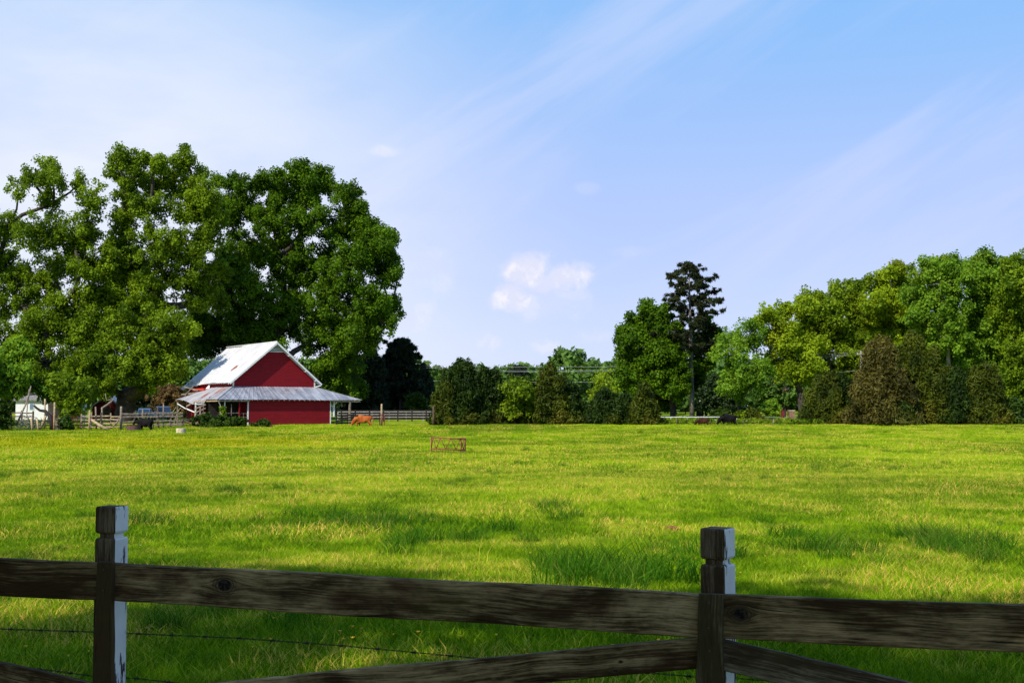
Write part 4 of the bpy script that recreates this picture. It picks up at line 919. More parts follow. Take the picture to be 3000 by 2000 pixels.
# cover boards nailed over the rail joints
def cover(pt, pb, D, wt, wb, mat):
    a = P(pt[0], pt[1], D); b = P(pb[0], pb[1], D); b = a + (b - a) * ((a.z + .05) / (a.z - b.z))
    yaw = R(-15); ux = Vector((math.cos(yaw), math.sin(yaw), 0)); uy = Vector((-math.sin(yaw), math.cos(yaw), 0)); t_ = .013
    vs = []
    n = 24
    for i in range(n + 1):
        f = i / n; c = a.lerp(b, f); w_ = (wt + (wb - wt) * min(1, f * 2.2)) / 2 + .0015 * math.sin(f * 30)
        for sx, sy in ((-1, -1), (1, -1), (1, 1), (-1, 1)): vs.append(c + ux * sx * w_ + uy * sy * t_)
    fs = [(i * 4 + k, i * 4 + (k + 1) % 4, (i + 1) * 4 + (k + 1) % 4, (i + 1) * 4 + k) for i in range(n) for k in range(4)] + [(3, 2, 1, 0), tuple(n * 4 + k for k in range(4))]
    o_ = a.copy(); m_ = MB(); m_.add([v_ - o_ for v_ in vs], fs); me = m_.mesh('cover_board', mat); me.flip_normals()
    ob = bpy.data.objects.new('cover_board', me); COL.objects.link(ob); ob.parent = pf; ob.location = o_ - pf.location
    bv = ob.modifiers.new('bevel', 'BEVEL'); bv.width = .002; bv.segments = 1; bv.limit_method = 'ANGLE'
    return ob
cover((311, 1644), (303, 2000), DL - .03, .062, .086, weathered('board_cover', (.060, .034, .012), (.26, .19, .11), amt=.3, seedv=23.0, axis=2, green=.2))
cover((2083, 1738), (2080, 2000), DR_ - .03, .078, .098, weathered('board_cover', (.055, .036, .012), (.25, .19, .10), amt=.35, seedv=27.0, axis=2, green=.6))
# notched posts
def notched(px, D, top_py, yaw, seedv, wpx):
    c = P(px, HOR, D); zt = P(px, top_py, D).z; w_ = .089; z0 = -.3
    prof = [(z0, 1), (zt - .128 - .0, 1), (zt - .122, .93), (zt - .120, .72), (zt - .104, .72), (zt - .102, .92), (zt - .094, 1), (zt - .008, 1), (zt, .94)]
    vs = []; n = 4
    for z, k in prof:
        h = w_ / 2 * k
        for sx, sy in ((-1, -1), (1, -1), (1, 1), (-1, 1)): vs.append((sx * h, sy * h, z))
    fs = []; mi = []
    for i in range(len(prof) - 1):
        for k in range(4): fs.append((i * 4 + k, i * 4 + (k + 1) % 4, (i + 1) * 4 + (k + 1) % 4, (i + 1) * 4 + k)); mi.append(1 if k in (1,) else 0)
    fs.append(tuple((len(prof) - 1) * 4 + k for k in range(4))); mi.append(0)
    m_ = MB(); m_.add(vs, fs); m_.mi = mi
    o_ = m_.build('post', [weathered('post_front', (.048, .026, .010), (.25, .175, .10), amt=.40, seedv=seedv, axis=2, green=.05), weathered('post_side', (.04, .03, .03), (.10, .09, .09), white=True, seedv=seedv + 2, axis=2)], pf, bevel=.0025)
    o_.location = Vector((c.x, c.y, 0)) - pf.location; o_.rotation_euler = (0, 0, yaw)
    return o_
notched(334, DL + .075, 1481, R(-15), 31, 98)
notched(2099, DR_ + .075, 1545, R(-33), 37, 105)
# nail heads through the cover boards and rails
M['nail'] = simple('nail', (.10, .045, .025), .7, .4, 40)
for (nx_, ny_, Dn) in ((303, 1668, DL - .046), (301, 1728, DL - .046), (2078, 1765, DR_ - .046), (2076, 1838, DR_ - .046), (2079, 1905, DR_ - .046), (358, 1672, DL - .0145), (356, 1728, DL - .0145), (2142, 1768, DR_ - .020), (2140, 1842, DR_ - .020)):
    c = P(nx_, ny_, Dn); m_ = MB(); m_.tube([(0, .004, 0), (0, -.0015, 0)], .0034, 8); ob = m_.build('nail', M['nail'], pf); ob.location = c - pf.location
# barbed wire behind the boards
M['wire_rust'] = simple('rusty_wire', (.035, .022, .016), .8, .4, 30)
def barbed(px_pts, label, barb=.125):
    pts = [P(*q) for q in px_pts]; path = []
    for i in range(len(pts) - 1):
        n = max(2, int((pts[i + 1] - pts[i]).length / .02))
        for k in range(n): path.append(pts[i].lerp(pts[i + 1], k / n))
    path.append(pts[-1]); mb = MB(); mb2 = []
    for s_ in (0, math.pi):
        tw = []
        for i, p in enumerate(path):
            a = i * .9 + s_; tw.append(p + Vector((0, math.cos(a), math.sin(a))) * .0022)
        mb.tube(tw, .0014, 4)
    acc = 0; b = mb
    for i in range(1, len(path)):
        acc += (path[i] - path[i - 1]).length
        if acc > barb:
            acc = 0; p = path[i]; b.tube([p - Vector((.008, 0, 0)), p + Vector((.008, 0, 0))], .004, 5)
            for k in range(4): a = k * 1.57 + .6; b.tube([p + Vector((.004 * (k % 2), 0, 0)), p + Vector((.006 * (1 if k % 2 else -1), math.cos(a) * .015, math.sin(a) * .015))], [.0016, .0004], 4)
    tag(mb.build('barbed_wire', M['wire_rust']), label, 'barbed wire')
barbed([(-900, 1822, 4.93), (0, 1841, 4.90), (300, 1851, 4.86), (420, 1856, 4.85), (700, 1868, 4.74), (1000, 1890, 4.62), (1400, 1927, 4.48), (2035, 1981, 4.27), (2160, 1986, 4.24), (2330, 1998, 4.20), (3200, 2060, 4.0)], 'upper strand of rusty barbed wire behind the board fence, just under its top rail')
barbed([(-900, 1840, 4.93), (160, 1964, 4.88), (270, 1979, 4.86), (400, 1986, 4.85), (480, 1995, 4.83), (1400, 2100, 4.5)], 'lower strand of rusty barbed wire crossing behind the foot of the left notched post')
# ------------------------------------------------------------------ helpers for farmyard things
def stick(name, label, cat, pts, rs, mat, group=None):
    """a free-standing pole, log or limb given by picture points at their distances; base on the ground"""
    w_ = [P(*p) for p in pts]; o = w_[-1].copy(); mb = MB(); mb.tube([p - o for p in w_], rs, 7)
    ob = mb.build(name, M[mat]); ob.location = o; return tag(ob, label, cat, group)
def rail_fence(name, label, a, b, rails, nposts, mat, ph=1.3, pw=.14, bh=.13, group=None, cat='fence', post_mat=None, skip=(), droop=.0, seed=0, round_=False):
    """a, b = (px, D); rails = heights; own posts and rails as parts"""
    A_, B_ = G(*a), G(*b); root = thing(name, A_, label, cat, group); rn = random.Random(seed); prev = None
    for k in range(nposts):
        p = A_.lerp(B_, k / (nposts - 1)); p.z = ground(p.x, p.y); q = p - A_
        h = ph + rn.uniform(-.08, .12); m_ = MB()
        if round_: m_.tube([q + Vector((0, 0, -.2)), q + Vector((rn.uniform(-.06, .06), 0, h))], [pw * .55, pw * .48], 8)
        else: m_.beam(q + Vector((0, 0, -.2)), q + Vector((rn.uniform(-.03, .03), 0, h)), pw, pw, up=(0, 1, 0))
        m_.build('post', M[post_mat or mat], root)
        if prev is not None:
            for i, z in enumerate(rails):
                if (k, i) in skip: continue
                m_ = MB(); off = Vector((0, -.05 - pw / 2, 0))
                m_.beam(prev + off + Vector((-.02, -.004 * k, z + rn.uniform(-droop, droop))), q + off + Vector((.02, -.004 * k, z + rn.uniform(-droop, droop))), .035, bh); m_.build('rail', M[mat], root)
        prev = q
    return root
M['pale_board'] = simple('pale_board', (.34, .32, .31), .8, .3, 5)
M['red_metal'] = simple('red_gate_paint', (.13, .014, .016), .55, .4, 8)
M['green_metal'] = simple('green_gate_paint', (.012, .05, .035), .5, .3, 8)
M['rust'] = simple('rusty_steel', (.20, .055, .03), .8, .45, 12, bump=.4)
M['car_paint'] = simple('silver_car_paint', (.72, .74, .78), .25, .05, 2, metal=.3, bump=0, spec=.6)
M['truck_paint'] = simple('truck_paint', (.55, .60, .68), .25, .05, 2, metal=.3, bump=0, spec=.6)
M['glass'] = simple('car_glass', (.10, .16, .24), .06, .1, 1, bump=0, spec=.9)
M['tyre'] = simple('tyre', (.02, .02, .02), .9, .2, 6)
M['concrete'] = simple('pale_concrete', (.48, .40, .27), .9, .25, 5, bump=.5)
M['brick'] = simple('brick_pillar', (.20, .11, .08), .9, .5, 9, bump=.5)
M['asph'] = simple('driveway_gravel', (.42, .38, .31), .95, .2, 2)
M['grey_roof'] = simple('shingle_grey', (.16, .155, .15), .9, .3, 4)

# ------------------------------------------------------------------ farmyard at the left
house = thing('farmhouse', G(110, 168), 'white sided farmhouse mostly hidden behind the trees at the left edge', 'house')
hx0, hx1 = P(28, HOR, 166).x - house.location.x, P(186, HOR, 166).x - house.location.x; hz = 3.05 - house.location.z
def sidingmat():
    m, t = newmat('white_siding'); co = obj_co(t); z = t.new('ShaderNodeSeparateXYZ', {0: co}).outputs[2]; fr = t.math('FRACT', t.math('DIVIDE', z, .2))
    c = t.mix(t.ramp(fr, .8, 1, 0, .5), t.mix(t.noise(co, 2), (.62, .64, .68), (.78, .79, .82)), (.25, .25, .28)); fin(t, principled(t, c, .6, fr, .4, .03)); return m
M['siding'] = sidingmat()
mb = MB(); mb.box((hx0, 0, -.3), (hx1, 7, hz)); mb.build('wall', M['siding'], house)
mb = MB(); yc = 3.5
for s_ in (-1, 1):
    mb.add([(hx0 - .3, yc + s_ * 3.9, hz - .05), (hx1 + .3, yc + s_ * 3.9, hz - .05), (hx1 + .3, yc, hz + 2.1), (hx0 - .3, yc, hz + 2.1), (hx0 - .3, yc + s_ * 3.9, hz + .08), (hx1 + .3, yc + s_ * 3.9, hz + .08), (hx1 + .3, yc, hz + 2.25), (hx0 - .3, yc, hz + 2.25)],
           [(0, 1, 2, 3), (4, 7, 6, 5), (0, 4, 5, 1), (1, 5, 6, 2), (3, 2, 6, 7), (0, 3, 7, 4)])
mb.build('roof', M['grey_roof'], house)
for px_ in (76, 180):
    x = P(px_, HOR, 166).x - house.location.x; m_ = MB(); m_.box((x - .32, -.05, 1.3), (x + .32, .02, 2.2)); wf = m_.build('window', M['white'], house)
    m_ = MB(); m_.box((x - .25, -.065, 1.37), (x + .25, -.04, 2.13)); m_.build('pane', M['glass'], wf)

M['red_shed'] = redmat('red_shed_boards_shaded', (.09, .004, .006), (.14, .007, .009), .22)  # tree shade over the shed is put into this darker red
shed = thing('red_shed', G(312, 163), 'small red gabled shed coloured darker for tree shade, with greyed white trim, beside the big forked trunk', 'shed', rz=R(8))
s2 = 3600 / 163.0; mb = MB(); hw_ = 40 / s2; zb = shed.location.z; ze = EYE + (1203 - 1189) / s2 - zb; zr = EYE + (1203 - 1160) / s2 - zb
mb.add([(-hw_, 0, -.3), (hw_, 0, -.3), (hw_, 0, ze), (0, 0, zr), (-hw_, 0, ze), (-hw_, 5, -.3), (hw_, 5, -.3), (hw_, 5, ze), (0, 5, zr), (-hw_, 5, ze)], [(0, 1, 2, 3, 4), (9, 8, 7, 6, 5), (0, 5, 6, 1), (1, 6, 7, 2), (4, 9, 5, 0)])
mb.build('wall', M['red_shed'], shed)
for s_ in (-1, 1):
    m_ = MB(); m_.beam((s_ * (hw_ + .25), 2.4, ze - .12), (0, 2.4, zr + .09), 5.6, .06); m_.build('roof', M['roof_front'], shed)
    m_ = MB(); m_.beam((s_ * (hw_ + .2), -.43, ze - .17), (0, -.43, zr + .02), .04, .17); m_.build('barge_board', M['pale_board'], shed)  # white trim greyed in colour for the same tree shade
mb = MB(); mb.box((-.6, -.04, 0), (.6, -.002, 1.75)); mb.build('door', M['brown_wood'], shed)

CP = 'corral fences left of the barn'
rail_fence('corral_fence', 'grey-brown corral fence of uneven boards left of the big forked trunk', (239, 129), (355, 129.5), (.35, .75, 1.10, 1.45), 5, 'tan_wood', 1.75, .17, .13, CP, post_mat='grey_wood', droop=.06, seed=3, skip=((2, 1),), round_=True)
rail_fence('corral_fence', 'dark weathered board fence from the big forked trunk to the barn corner', (356, 131), (536, 134), (.35, .80, 1.30, 1.62), 6, 'grey_wood', 1.75, .15, .17, CP, droop=.04, seed=5, post_mat='brown_wood')
rail_fence('corral_fence', 'dark slanting board fence in front of the white farmhouse', (32, 134), (97, 133.5), (.8, 1.25, 1.65), 3, 'brown_wood', 1.9, .15, .13, CP, droop=.05, seed=6)
rail_fence('corral_fence', 'row of narrow upright planks right of the tall corral pole', (165, 128), (186, 128), (.5, 1.2), 5, 'brown_wood', 1.35, .13, .1, CP, post_mat='grey_wood', seed=8)
rail_fence('corral_fence', 'dark board panels in the shade between the right lean-to and its corner post', (985, 141), (1036, 144.5), (.25, .55, .85, 1.15), 4, 'dark_board', 1.25, .12, .14, CP, seed=9)
def tube_gate(name, label, a, b, h, bars, ver, mat, group=None, z0=.12, r=.028):
    A_, B_ = G(*a), G(*b); root = thing(name, A_, label, 'gate', group); d = B_ - A_; fm = MB(); r2 = r * 1.2
    fm.tube([(0, 0, z0), (0, 0, h), d + Vector((0, 0, h)), d + Vector((0, 0, z0)), (0, 0, z0)], r2, 6); fm.build('gate_frame', M[mat], root)
    for k in range(1, bars): z = z0 + (h - z0) * k / bars; m_ = MB(); m_.tube([(0, 0, z), d + Vector((0, 0, z))], r, 6); m_.build('bar', M[mat], root)
    for k in range(1, ver): p = d * (k / ver); m_ = MB(); m_.tube([p + Vector((0, -.03, z0)), p + Vector((0, -.03, h))], r, 6); m_.build('upright', M[mat], root)
    return root
tube_gate('metal_gate', 'long low dark green tube gate at the left edge of the corral', (33, 127.5), (150, 127.5), 1.02, 4, 4, 'green_metal', r=.03)
tube_gate('metal_gate', 'red tube panel right of the planks, half hidden by dark weeds', (199, 128), (236, 128.5), 1.55, 6, 4, 'red_metal')
tube_gate('metal_gate', 'narrow red panel standing beside the tall corral pole', (154, 127.4), (161, 127.3), 1.6, 5, 3, 'red_metal', r=.03)
tube_gate('metal_gate', 'open red tube gate seen nearly edge-on behind the brown cow', (1112, 139.6), (1127, 137.6), 1.32, 6, 2, 'red_metal', r=.03)
def bx_post(px, D, top, w_, mat, label, group=None, leanpx=0):
    g = G(px, D); t_ = P(px + leanpx, top, D); mb = MB(); mb.tube([(0, 0, -.2), (t_ - g) * .5, t_ - g], [w_ * .55, w_ * .52, w_ * .48], 8); ob = mb.build('fence_post', M[mat]); ob.location = g; return tag(ob, label, 'post', group)
bx_post(160, 127.2, 1178, .20, 'tan_wood', 'tall pale round pole beside the narrow red panel')
bx_post(132, 131, 1168, .18, 'tan_wood', 'tall pale pole in front of the left tree trunk')
bx_post(97, 126.9, 1225, .20, 'tan_wood', 'leaning pale post nearer the farmhouse, in front of the green gate', leanpx=-6)
bx_post(115, 127.0, 1227, .22, 'tan_wood', 'leaning pale post nearer the tall pole, in front of the green gate', leanpx=-7)
bx_post(18.5, 127.6, 1201, .2, 'brown_wood', 'dark corner post at the left edge before the farmhouse')
bx_post(284, 128.6, 1191, .17, 'grey_wood', 'slightly tilted grey post in the corral before the red shed', leanpx=-4)
bx_post(263, 127.9, 1201, .22, 'tan_wood', 'stout post with pale left edge, near the logs of the corral')
bx_post(355, 128.0, 1190, .24, 'grey_wood', 'stout rough post at the foot of the big forked trunk')
bx_post(479, 133.3, 1180, .15, 'grey_wood', 'tall thin post with a crosspiece before the pickup truck')
bx_post(418, 133, 1199, .16, 'grey_wood', 'short grey post before the silver car')
bx_post(462, 134, 1191, .17, 'brown_wood', 'dark stub post between the silver car and the pickup truck')
bx_post(1118, 139.2, 1183, .20, 'tan_wood', 'tall weathered gate post right of the brown cow')
bx_post(1270, 139.5, 1190, .22, 'brown_wood', 'lone dark post against the left cedar at the end of the board fence')
stick('log', 'long pale log leaning against the corral fence left of the big trunk', 'log', [(270, 1231, 127.6), (293, 1246, 127.2), (318, 1258, 127.0)], [.13, .15, .16], 'tan_wood')
stick('log', 'short dark log propped against the stout post by the big trunk', 'log', [(350, 1222, 127.7), (342, 1238, 127.5), (330, 1250, 127.3)], [.07, .09, .08], 'grey_wood')
stick('log', 'pale log leaning behind the green gate', 'log', [(136, 1212, 129.5), (128, 1234, 129.2), (119, 1254, 129)], [.13, .15, .16], 'tan_wood')
stick('broken_limb', 'broken pale limb hanging in front of the red shed', 'limb', [(308, 1153, 131), (312, 1172, 131), (333, 1170, 131), (315, 1185, 130.5), (299, 1195, 130.3), (299, 1212, 130.2), (300, 1240, 130.2)], [.03, .05, .1, .12, .12, .09, .09], 'twig')
stick('broken_limb', 'black crooked dead trunk behind the green gate', 'limb', [(99, 1187, 129), (106, 1194, 129), (117, 1202, 129), (133, 1204, 129), (146, 1219, 128.6), (151, 1236, 128.4), (153, 1262, 128.2)], [.10, .12, .14, .17, .2, .22, .24], 'dark_board')
stick('broken_limb', 'slim grey dead limb slanting down in front of the farmhouse', 'limb', [(91, 1130, 130), (82, 1168, 130), (71, 1194, 129.6), (58, 1222, 129.2), (50, 1246, 129)], [.06, .09, .09, .1, .08], 'twig')
stick('broken_limb', 'thin twisted dead branch right of the slim grey limb', 'limb', [(86, 1140, 129.6), (80, 1175, 129.6), (80, 1196, 129.4), (78, 1212, 129.2), (86, 1236, 129)], [.05, .07, .05, .06, .04], 'twig')
mb = MB(); rr_ = random.Random(9); o_ = G(75, 131)
for k in range(90):
    a = G(rr_.uniform(45, 125), rr_.uniform(129.5, 132)) - o_; a.z += rr_.uniform(0, .9); d = Vector((rr_.uniform(-1, 1), rr_.uniform(-.6, .6), rr_.uniform(-.3, .8))) * rr_.uniform(.6, 1.7); mb.tube([a, a + d * .5 + Vector((0, 0, .15)), a + d], [.04, .03, .01], 4, 0, False)
ob = mb.build('brush_pile', M['twig']); ob.location = o_; tag(ob, 'tangle of dead branches piled behind the green gate', 'brush pile', kind='stuff')

# round tub and block
def lathe(mb, prof, n=28, mi=0, c=(0, 0, 0)):
    o = len(mb.v)
    for r_, z in prof:
        for k in range(n): a = 2 * math.pi * k / n; mb.v.append((c[0] + r_ * math.cos(a), c[1] + r_ * math.sin(a), c[2] + z))
    for i in range(len(prof) - 1):
        for k in range(n): q = (k + 1) % n; mb.f.append((o + i * n + k, o + i * n + q, o + (i + 1) * n + q, o + (i + 1) * n + k)); mb.mi.append(mi); mb.sm.append(False)
g = G(531, 120.3); mb = MB(); lathe(mb, [(0, 0), (.46, 0), (.46, .26), (.445, .275), (.445, .285), (.465, .30), (.465, .53), (.44, .56), (0, .565)])
ob = mb.build('feed_block', M['concrete']); ob.location = g; tag(ob, 'pale round two-tier block standing in the grass in front of the barn corner', 'block')
g = G(393, 126.6); mb = MB(); lathe(mb, [(0, .05), (.62, .05), (.70, 0), (.72, .62), (.76, .66), (.70, .66), (.66, .15), (0, .12)])
ob = mb.build('water_tub', simple('tub', (.10, .045, .045), .7, .4, 4)); ob.location = g; tag(ob, 'dull reddish round tub under the black cow by the big trunk', 'tub')

# ------------------------------------------------------------------ vehicles behind the corral
def vehicle(name, px, D, rz, label, paint, truck=False):
    root = thing(name, G(px, D), label, 'pickup truck' if truck else 'car', rz=rz); Lh = 2.7 if truck else 2.2; Wd = .98 if truck else .90; H = 1.92 if truck else 1.60; hz_ = 1.12 if truck else .98
    prof = [(-Lh, .45), (-Lh, hz_ - .15), (-Lh + .15, hz_)] + ([(-.9, hz_ + .12)] if truck else [(-1.0, hz_ + .05)]) + [(Lh - .1, hz_ + (.05 if truck else -.02)), (Lh, hz_ - .2), (Lh, .45), (Lh * .72, .38), (-Lh * .72, .38)]
    def slab(prof, hw, inset=0.0, zin=99):
        m_ = MB(); n = len(prof); vs = []
        for s_ in (-1, 1):
            for y, z in prof: vs.append((s_ * (hw - (inset if z > zin else 0)), y, z))
        m_.add(vs, [tuple(reversed(range(n))), tuple(range(n, 2 * n))] + [(i, (i + 1) % n, n + (i + 1) % n, n + i) for i in range(n)]); return m_
    slab(prof, Wd).build('body', M[paint], root, bevel=.05)
    c0, c1, c2, c3 = (-1.05, -.35, .75, 1.05) if truck else (-1.15, -.45, 1.2, 1.9)
    cab = slab([(c0, hz_ - .02), (c1, H - .03), (c1 + .25, H), (c2, H), (c3, hz_ - .02)], Wd - .06, .16, hz_ + .1); cb = cab.build('cab', M[paint], root, bevel=.05)
    zt = H - .10; zb_ = hz_ + .10; y0 = c0 + .03 + (c1 - c0) * .14; y1 = c1 - .06
    m_ = MB(); m_.add([(-Wd + .14, y0 - .03, zb_), (Wd - .14, y0 - .03, zb_), (Wd - .28, y1 - .03, zt), (-Wd + .28, y1 - .03, zt)], [(0, 1, 2, 3)]); m_.build('windscreen', M['glass'], root)
    m_ = MB(); m_.add([(-Wd + .14, c3 + .0, zb_), (Wd - .14, c3 + .0, zb_), (Wd - .28, c2 + .12, zt), (-Wd + .28, c2 + .12, zt)], [(3, 2, 1, 0)]); m_.build('rear_window', M['glass'], root)
    for s_ in (-1, 1):
        xs = s_ * (Wd - .055); xt = s_ * (Wd - .20); m_ = MB(); m_.add([(xs, c0 + .3, zb_), (xs, c3 - .12, zb_), (xt, c2 - .02, zt), (xt, c1 + .12, zt)], [(0, 1, 2, 3)]); m_.build('side_window', M['glass'], root)
        m_ = MB(); m_.box((s_ * Wd * .62 - .14, -Lh - .02, .72), (s_ * Wd * .62 + .14, -Lh + .05, .90)); m_.build('headlight', M['white'], root)
        m_ = MB(); m_.box((s_ * (Wd + .12) - .1, c0 + .25, hz_ + .1), (s_ * (Wd + .12) + .1, c0 + .33, hz_ + .32)); m_.build('wing_mirror', M[paint], root)
        for y in (-Lh * .64, Lh * .62):
            m_ = MB(); m_.tube([(s_ * (Wd - .22), y, .36), (s_ * (Wd + .01), y, .36)], .36, 18); wh = m_.build('wheel', M['tyre'], root)
            m_ = MB(); m_.tube([(s_ * (Wd - .02), y, .36), (s_ * (Wd + .02), y, .36)], .20, 12); m_.build('rim', M['car_paint'], wh)
    m_ = MB(); m_.box((-Wd * .45, -Lh - .03, .62), (Wd * .45, -Lh + .02, .88)); m_.build('grille', M['tyre'], root)
    return root
vehicle('parked_car', 424, 162, R(8), 'silver-white car seen head-on behind the corral, nearer the big trunk', 'car_paint')
vehicle('pickup_truck', 478, 159, R(24), 'blue-grey pickup truck behind the corral between the silver car and the barn', 'truck_paint', True)
for px_, top, tx, lab in ((508, 1204, 516, 'pale plank tilted in the air just right of the pickup truck'), (520, 1206, 530, 'thin tilted plank by the barn corner, right of the pale one')):
    g = G(px_, 140); a = P(px_, top, 140) - g; b = P(tx, top - 12, 140) - g; mb = MB(); mb.beam(Vector((-.5, 0, -.1)), a, .12, .05); mb.beam(a, b, .16, .05); ob = mb.build('plank', M['tan_wood']); ob.location = g; tag(ob, lab, 'plank')

# ------------------------------------------------------------------ cattle
def cowmat(name, a, b, face=None, rough=.75):
    m, t = newmat(name); co = obj_co(t); c = t.mix(t.ramp(t.noise(co, 2.4, 4), .35, .65), a, b)
    if face:
        for (x, y, z, r_, col) in face:
            d = t.math('ADD', t.vm('DISTANCE', co, (x, y, z)), t.math('MULTIPLY', t.math('SUBTRACT', t.noise(co, 9, 3), .5), r_ * .6)); c = t.mix(t.ramp(d, r_ * .8, r_, 1, 0), c, col)
    fin(t, principled(t, c, rough, t.noise(co, 26, 3), .3, .01, spec=.08)); return m
def cow(label, px, D, yaw, mat, s_=1.0, graze=True, walk=.10, headturn=0.0, stout=1.0, group=None):
    """local +x is the head end; shoulder 1.35 m"""
    vs = []; es = []; rs = []
    def v(x, y, z, ra, rb=None): vs.append((x, y, z)); rs.append((ra, rb or ra)); return len(vs) - 1
    def ln(*ids):
        for i in range(len(ids) - 1): es.append((ids[i], ids[i + 1]))
    k = stout
    rump = v(-.88, 0, 1.10, .20 * k, .22); hip = v(-.66, 0, 1.06, .29 * k, .31); loin = v(-.28, 0, .94, .33 * k, .41 * k); mid = v(.12, 0, .90, .35 * k, .43 * k); sh = v(.52, 0, .99, .30 * k, .34); ch = v(.76, 0, 1.00, .22, .27)
    ln(rump, hip, loin, mid, sh, ch)
    if graze: n1 = v(.98, headturn * .1, .80, .18, .24); n2 = v(1.14, headturn * .25, .58, .15, .19); h1 = v(1.25, headturn * .35, .42, .14, .15); h2 = v(1.33, headturn * .4, .24, .09, .09); h3 = v(1.37, headturn * .42, .11, .072, .075)
    else: n1 = v(1.0, headturn * .1, 1.04, .17, .20); n2 = v(1.22, headturn * .25, 1.02, .13, .16); h1 = v(1.38, headturn * .35, .96, .12, .125); h2 = v(1.52, headturn * .4, .82, .09, .09); h3 = v(1.60, headturn * .42, .72, .07, .075)
    ln(ch, n1, n2, h1, h2, h3)
    for s__ in (-1, 1):
        e1 = v(h1 and vs[h1][0] - .04, vs[h1][1] + s__ * .12, vs[h1][2] + .07, .035, .02); e2 = v(vs[h1][0] - .08, vs[h1][1] + s__ * .23, vs[h1][2] + .06, .025, .012); ln(h1, e1, e2)
        o_ = walk * s__
        f0 = v(.56, s__ * .17, .70, .13, .12); f1 = v(.58 + o_ * .6, s__ * .18, .44, .068); f2 = v(.60 + o_, s__ * .18, .14, .045); f3 = v(.62 + o_, s__ * .18, .03, .058, .05); ln(sh, f0, f1, f2, f3)
        b0 = v(-.66, s__ * .18, .76, .17, .14); b1 = v(-.62 - o_ * .5, s__ * .19, .56, .10, .085); b2 = v(-.80 - o_ * .9, s__ * .19, .38, .058); b3 = v(-.76 - o_, s__ * .19, .13, .044); b4 = v(-.72 - o_, s__ * .19, .03, .058, .05); ln(hip, b0, b1, b2, b3, b4)
    t1 = v(-1.03, 0, 1.12, .045); t2 = v(-1.09, .02, .85, .028); t3 = v(-1.08, .03, .50, .025); t4 = v(-1.07, .03, .36, .05); ln(rump, t1, t2, t3, t4)
    me = bpy.data.meshes.new('body'); me.from_pydata(vs, es, []); me.update(); me.materials.append(mat)
    g = G(px, D); ob = bpy.data.objects.new('cow', me); COL.objects.link(ob); ob.location = g - Vector((0, 0, .13)); ob.rotation_euler = (0, 0, yaw); ob.scale = (s_, s_ * 1.08, s_)
    sk = ob.modifiers.new('skin', 'SKIN'); sk.branch_smoothing = .6
    for i, (a, b) in enumerate(rs): q_ = 1.2 if max(a, b) > .27 else 1.25 if max(a, b) > .18 else 1.3 if max(a, b) > .08 else 1.2; me.skin_vertices[0].data[i].radius = (a * q_, b * q_); me.skin_vertices[0].data[i].use_root = (i == 3)
    sb = ob.modifiers.new('sub', 'SUBSURF'); sb.levels = 2; sb.render_levels = 2
    sk.use_smooth_shade = True
    return tag(ob, label, 'cow', group)
brown = cowmat('brown_coat', (.24, .055, .012), (.42, .12, .028), ((1.38, 0, .10, .17, (.75, .68, .60)), (1.18, -.2, .45, .10, (.7, .62, .55)), (.1, 0, .58, .16, (.70, .55, .42)), (-.8, -.2, .12, .16, (.70, .58, .45)), (.62, -.2, .10, .16, (.70, .58, .45))))
black = cowmat('black_coat', (.004, .0035, .004), (.010, .008, .009)); darkb = cowmat('dark_brown_coat', (.025, .010, .007), (.06, .024, .012))
CW = 'cattle grazing in the pasture'
cow('red-brown cow with white face grazing between the barn and the gate post', 1065, 138.2, R(176), brown, 1.02, group=CW, walk=.14)
cow('black cow standing over the tub beside the big forked trunk', 425, 127.4, R(158), black, 1.02, graze=False, group=CW, headturn=-.3)
cow('large black cow grazing at the far side of the field left of the wood', 2134, 141.2, R(180), black, 1.0, group=CW, walk=.06, stout=1.12)
cow('smaller dark brown calf grazing left of the large black cow', 2059, 140.6, R(168), darkb, .74, group=CW, stout=1.1)

# ------------------------------------------------------------------ hay ring
hr = thing('hay_feeder', G(1314, 84.2), 'rusty red hay feeder of bent bars standing alone in the middle of the field', 'hay feeder'); RR = 1.17
def arc(a0, a1, n, z, dr=0): return [Vector(((RR + dr) * math.cos(R(a0 + (a1 - a0) * k / n)), (RR + dr) * math.sin(R(a0 + (a1 - a0) * k / n)), z + .05 * (-math.cos(R(a0 + (a1 - a0) * k / n))))) for k in range(n + 1)]
A0_, A1_ = 175, 405
for nm, z, r_ in (('top_ring', 1.08, .042), ('middle_ring', .34, .036), ('bottom_ring', .05, .036)):
    mb = MB(); mb.tube(arc(A0_, A1_, 40, z), r_, 7); mb.build(nm, M['rust'], hr)
nV = 13; dn = arc(A0_, A1_, nV, .34); up_ = arc(A0_, A1_, nV, 1.08)
for k in range(nV):
    a, b = (dn[k], up_[k + 1]) if k % 2 else (up_[k], dn[k + 1]); mb = MB(); mb.tube([a, a.lerp(b, .5) * 1.01, b], .028, 6); mb.build('slant_bar', M['rust'], hr)
for p in (arc(A0_, A1_, 26, 0.0)): mb = MB(); mb.tube([p, p + Vector((0, 0, .35))], .02, 6); mb.build('skirt_bar', M['rust'], hr)
for e_ in (0, -1): mb = MB(); mb.tube([arc(A0_, A1_, 5, 0)[e_], arc(A0_, A1_, 5, 1.09)[e_]], .042, 7); mb.build('end_post', M['rust'], hr)

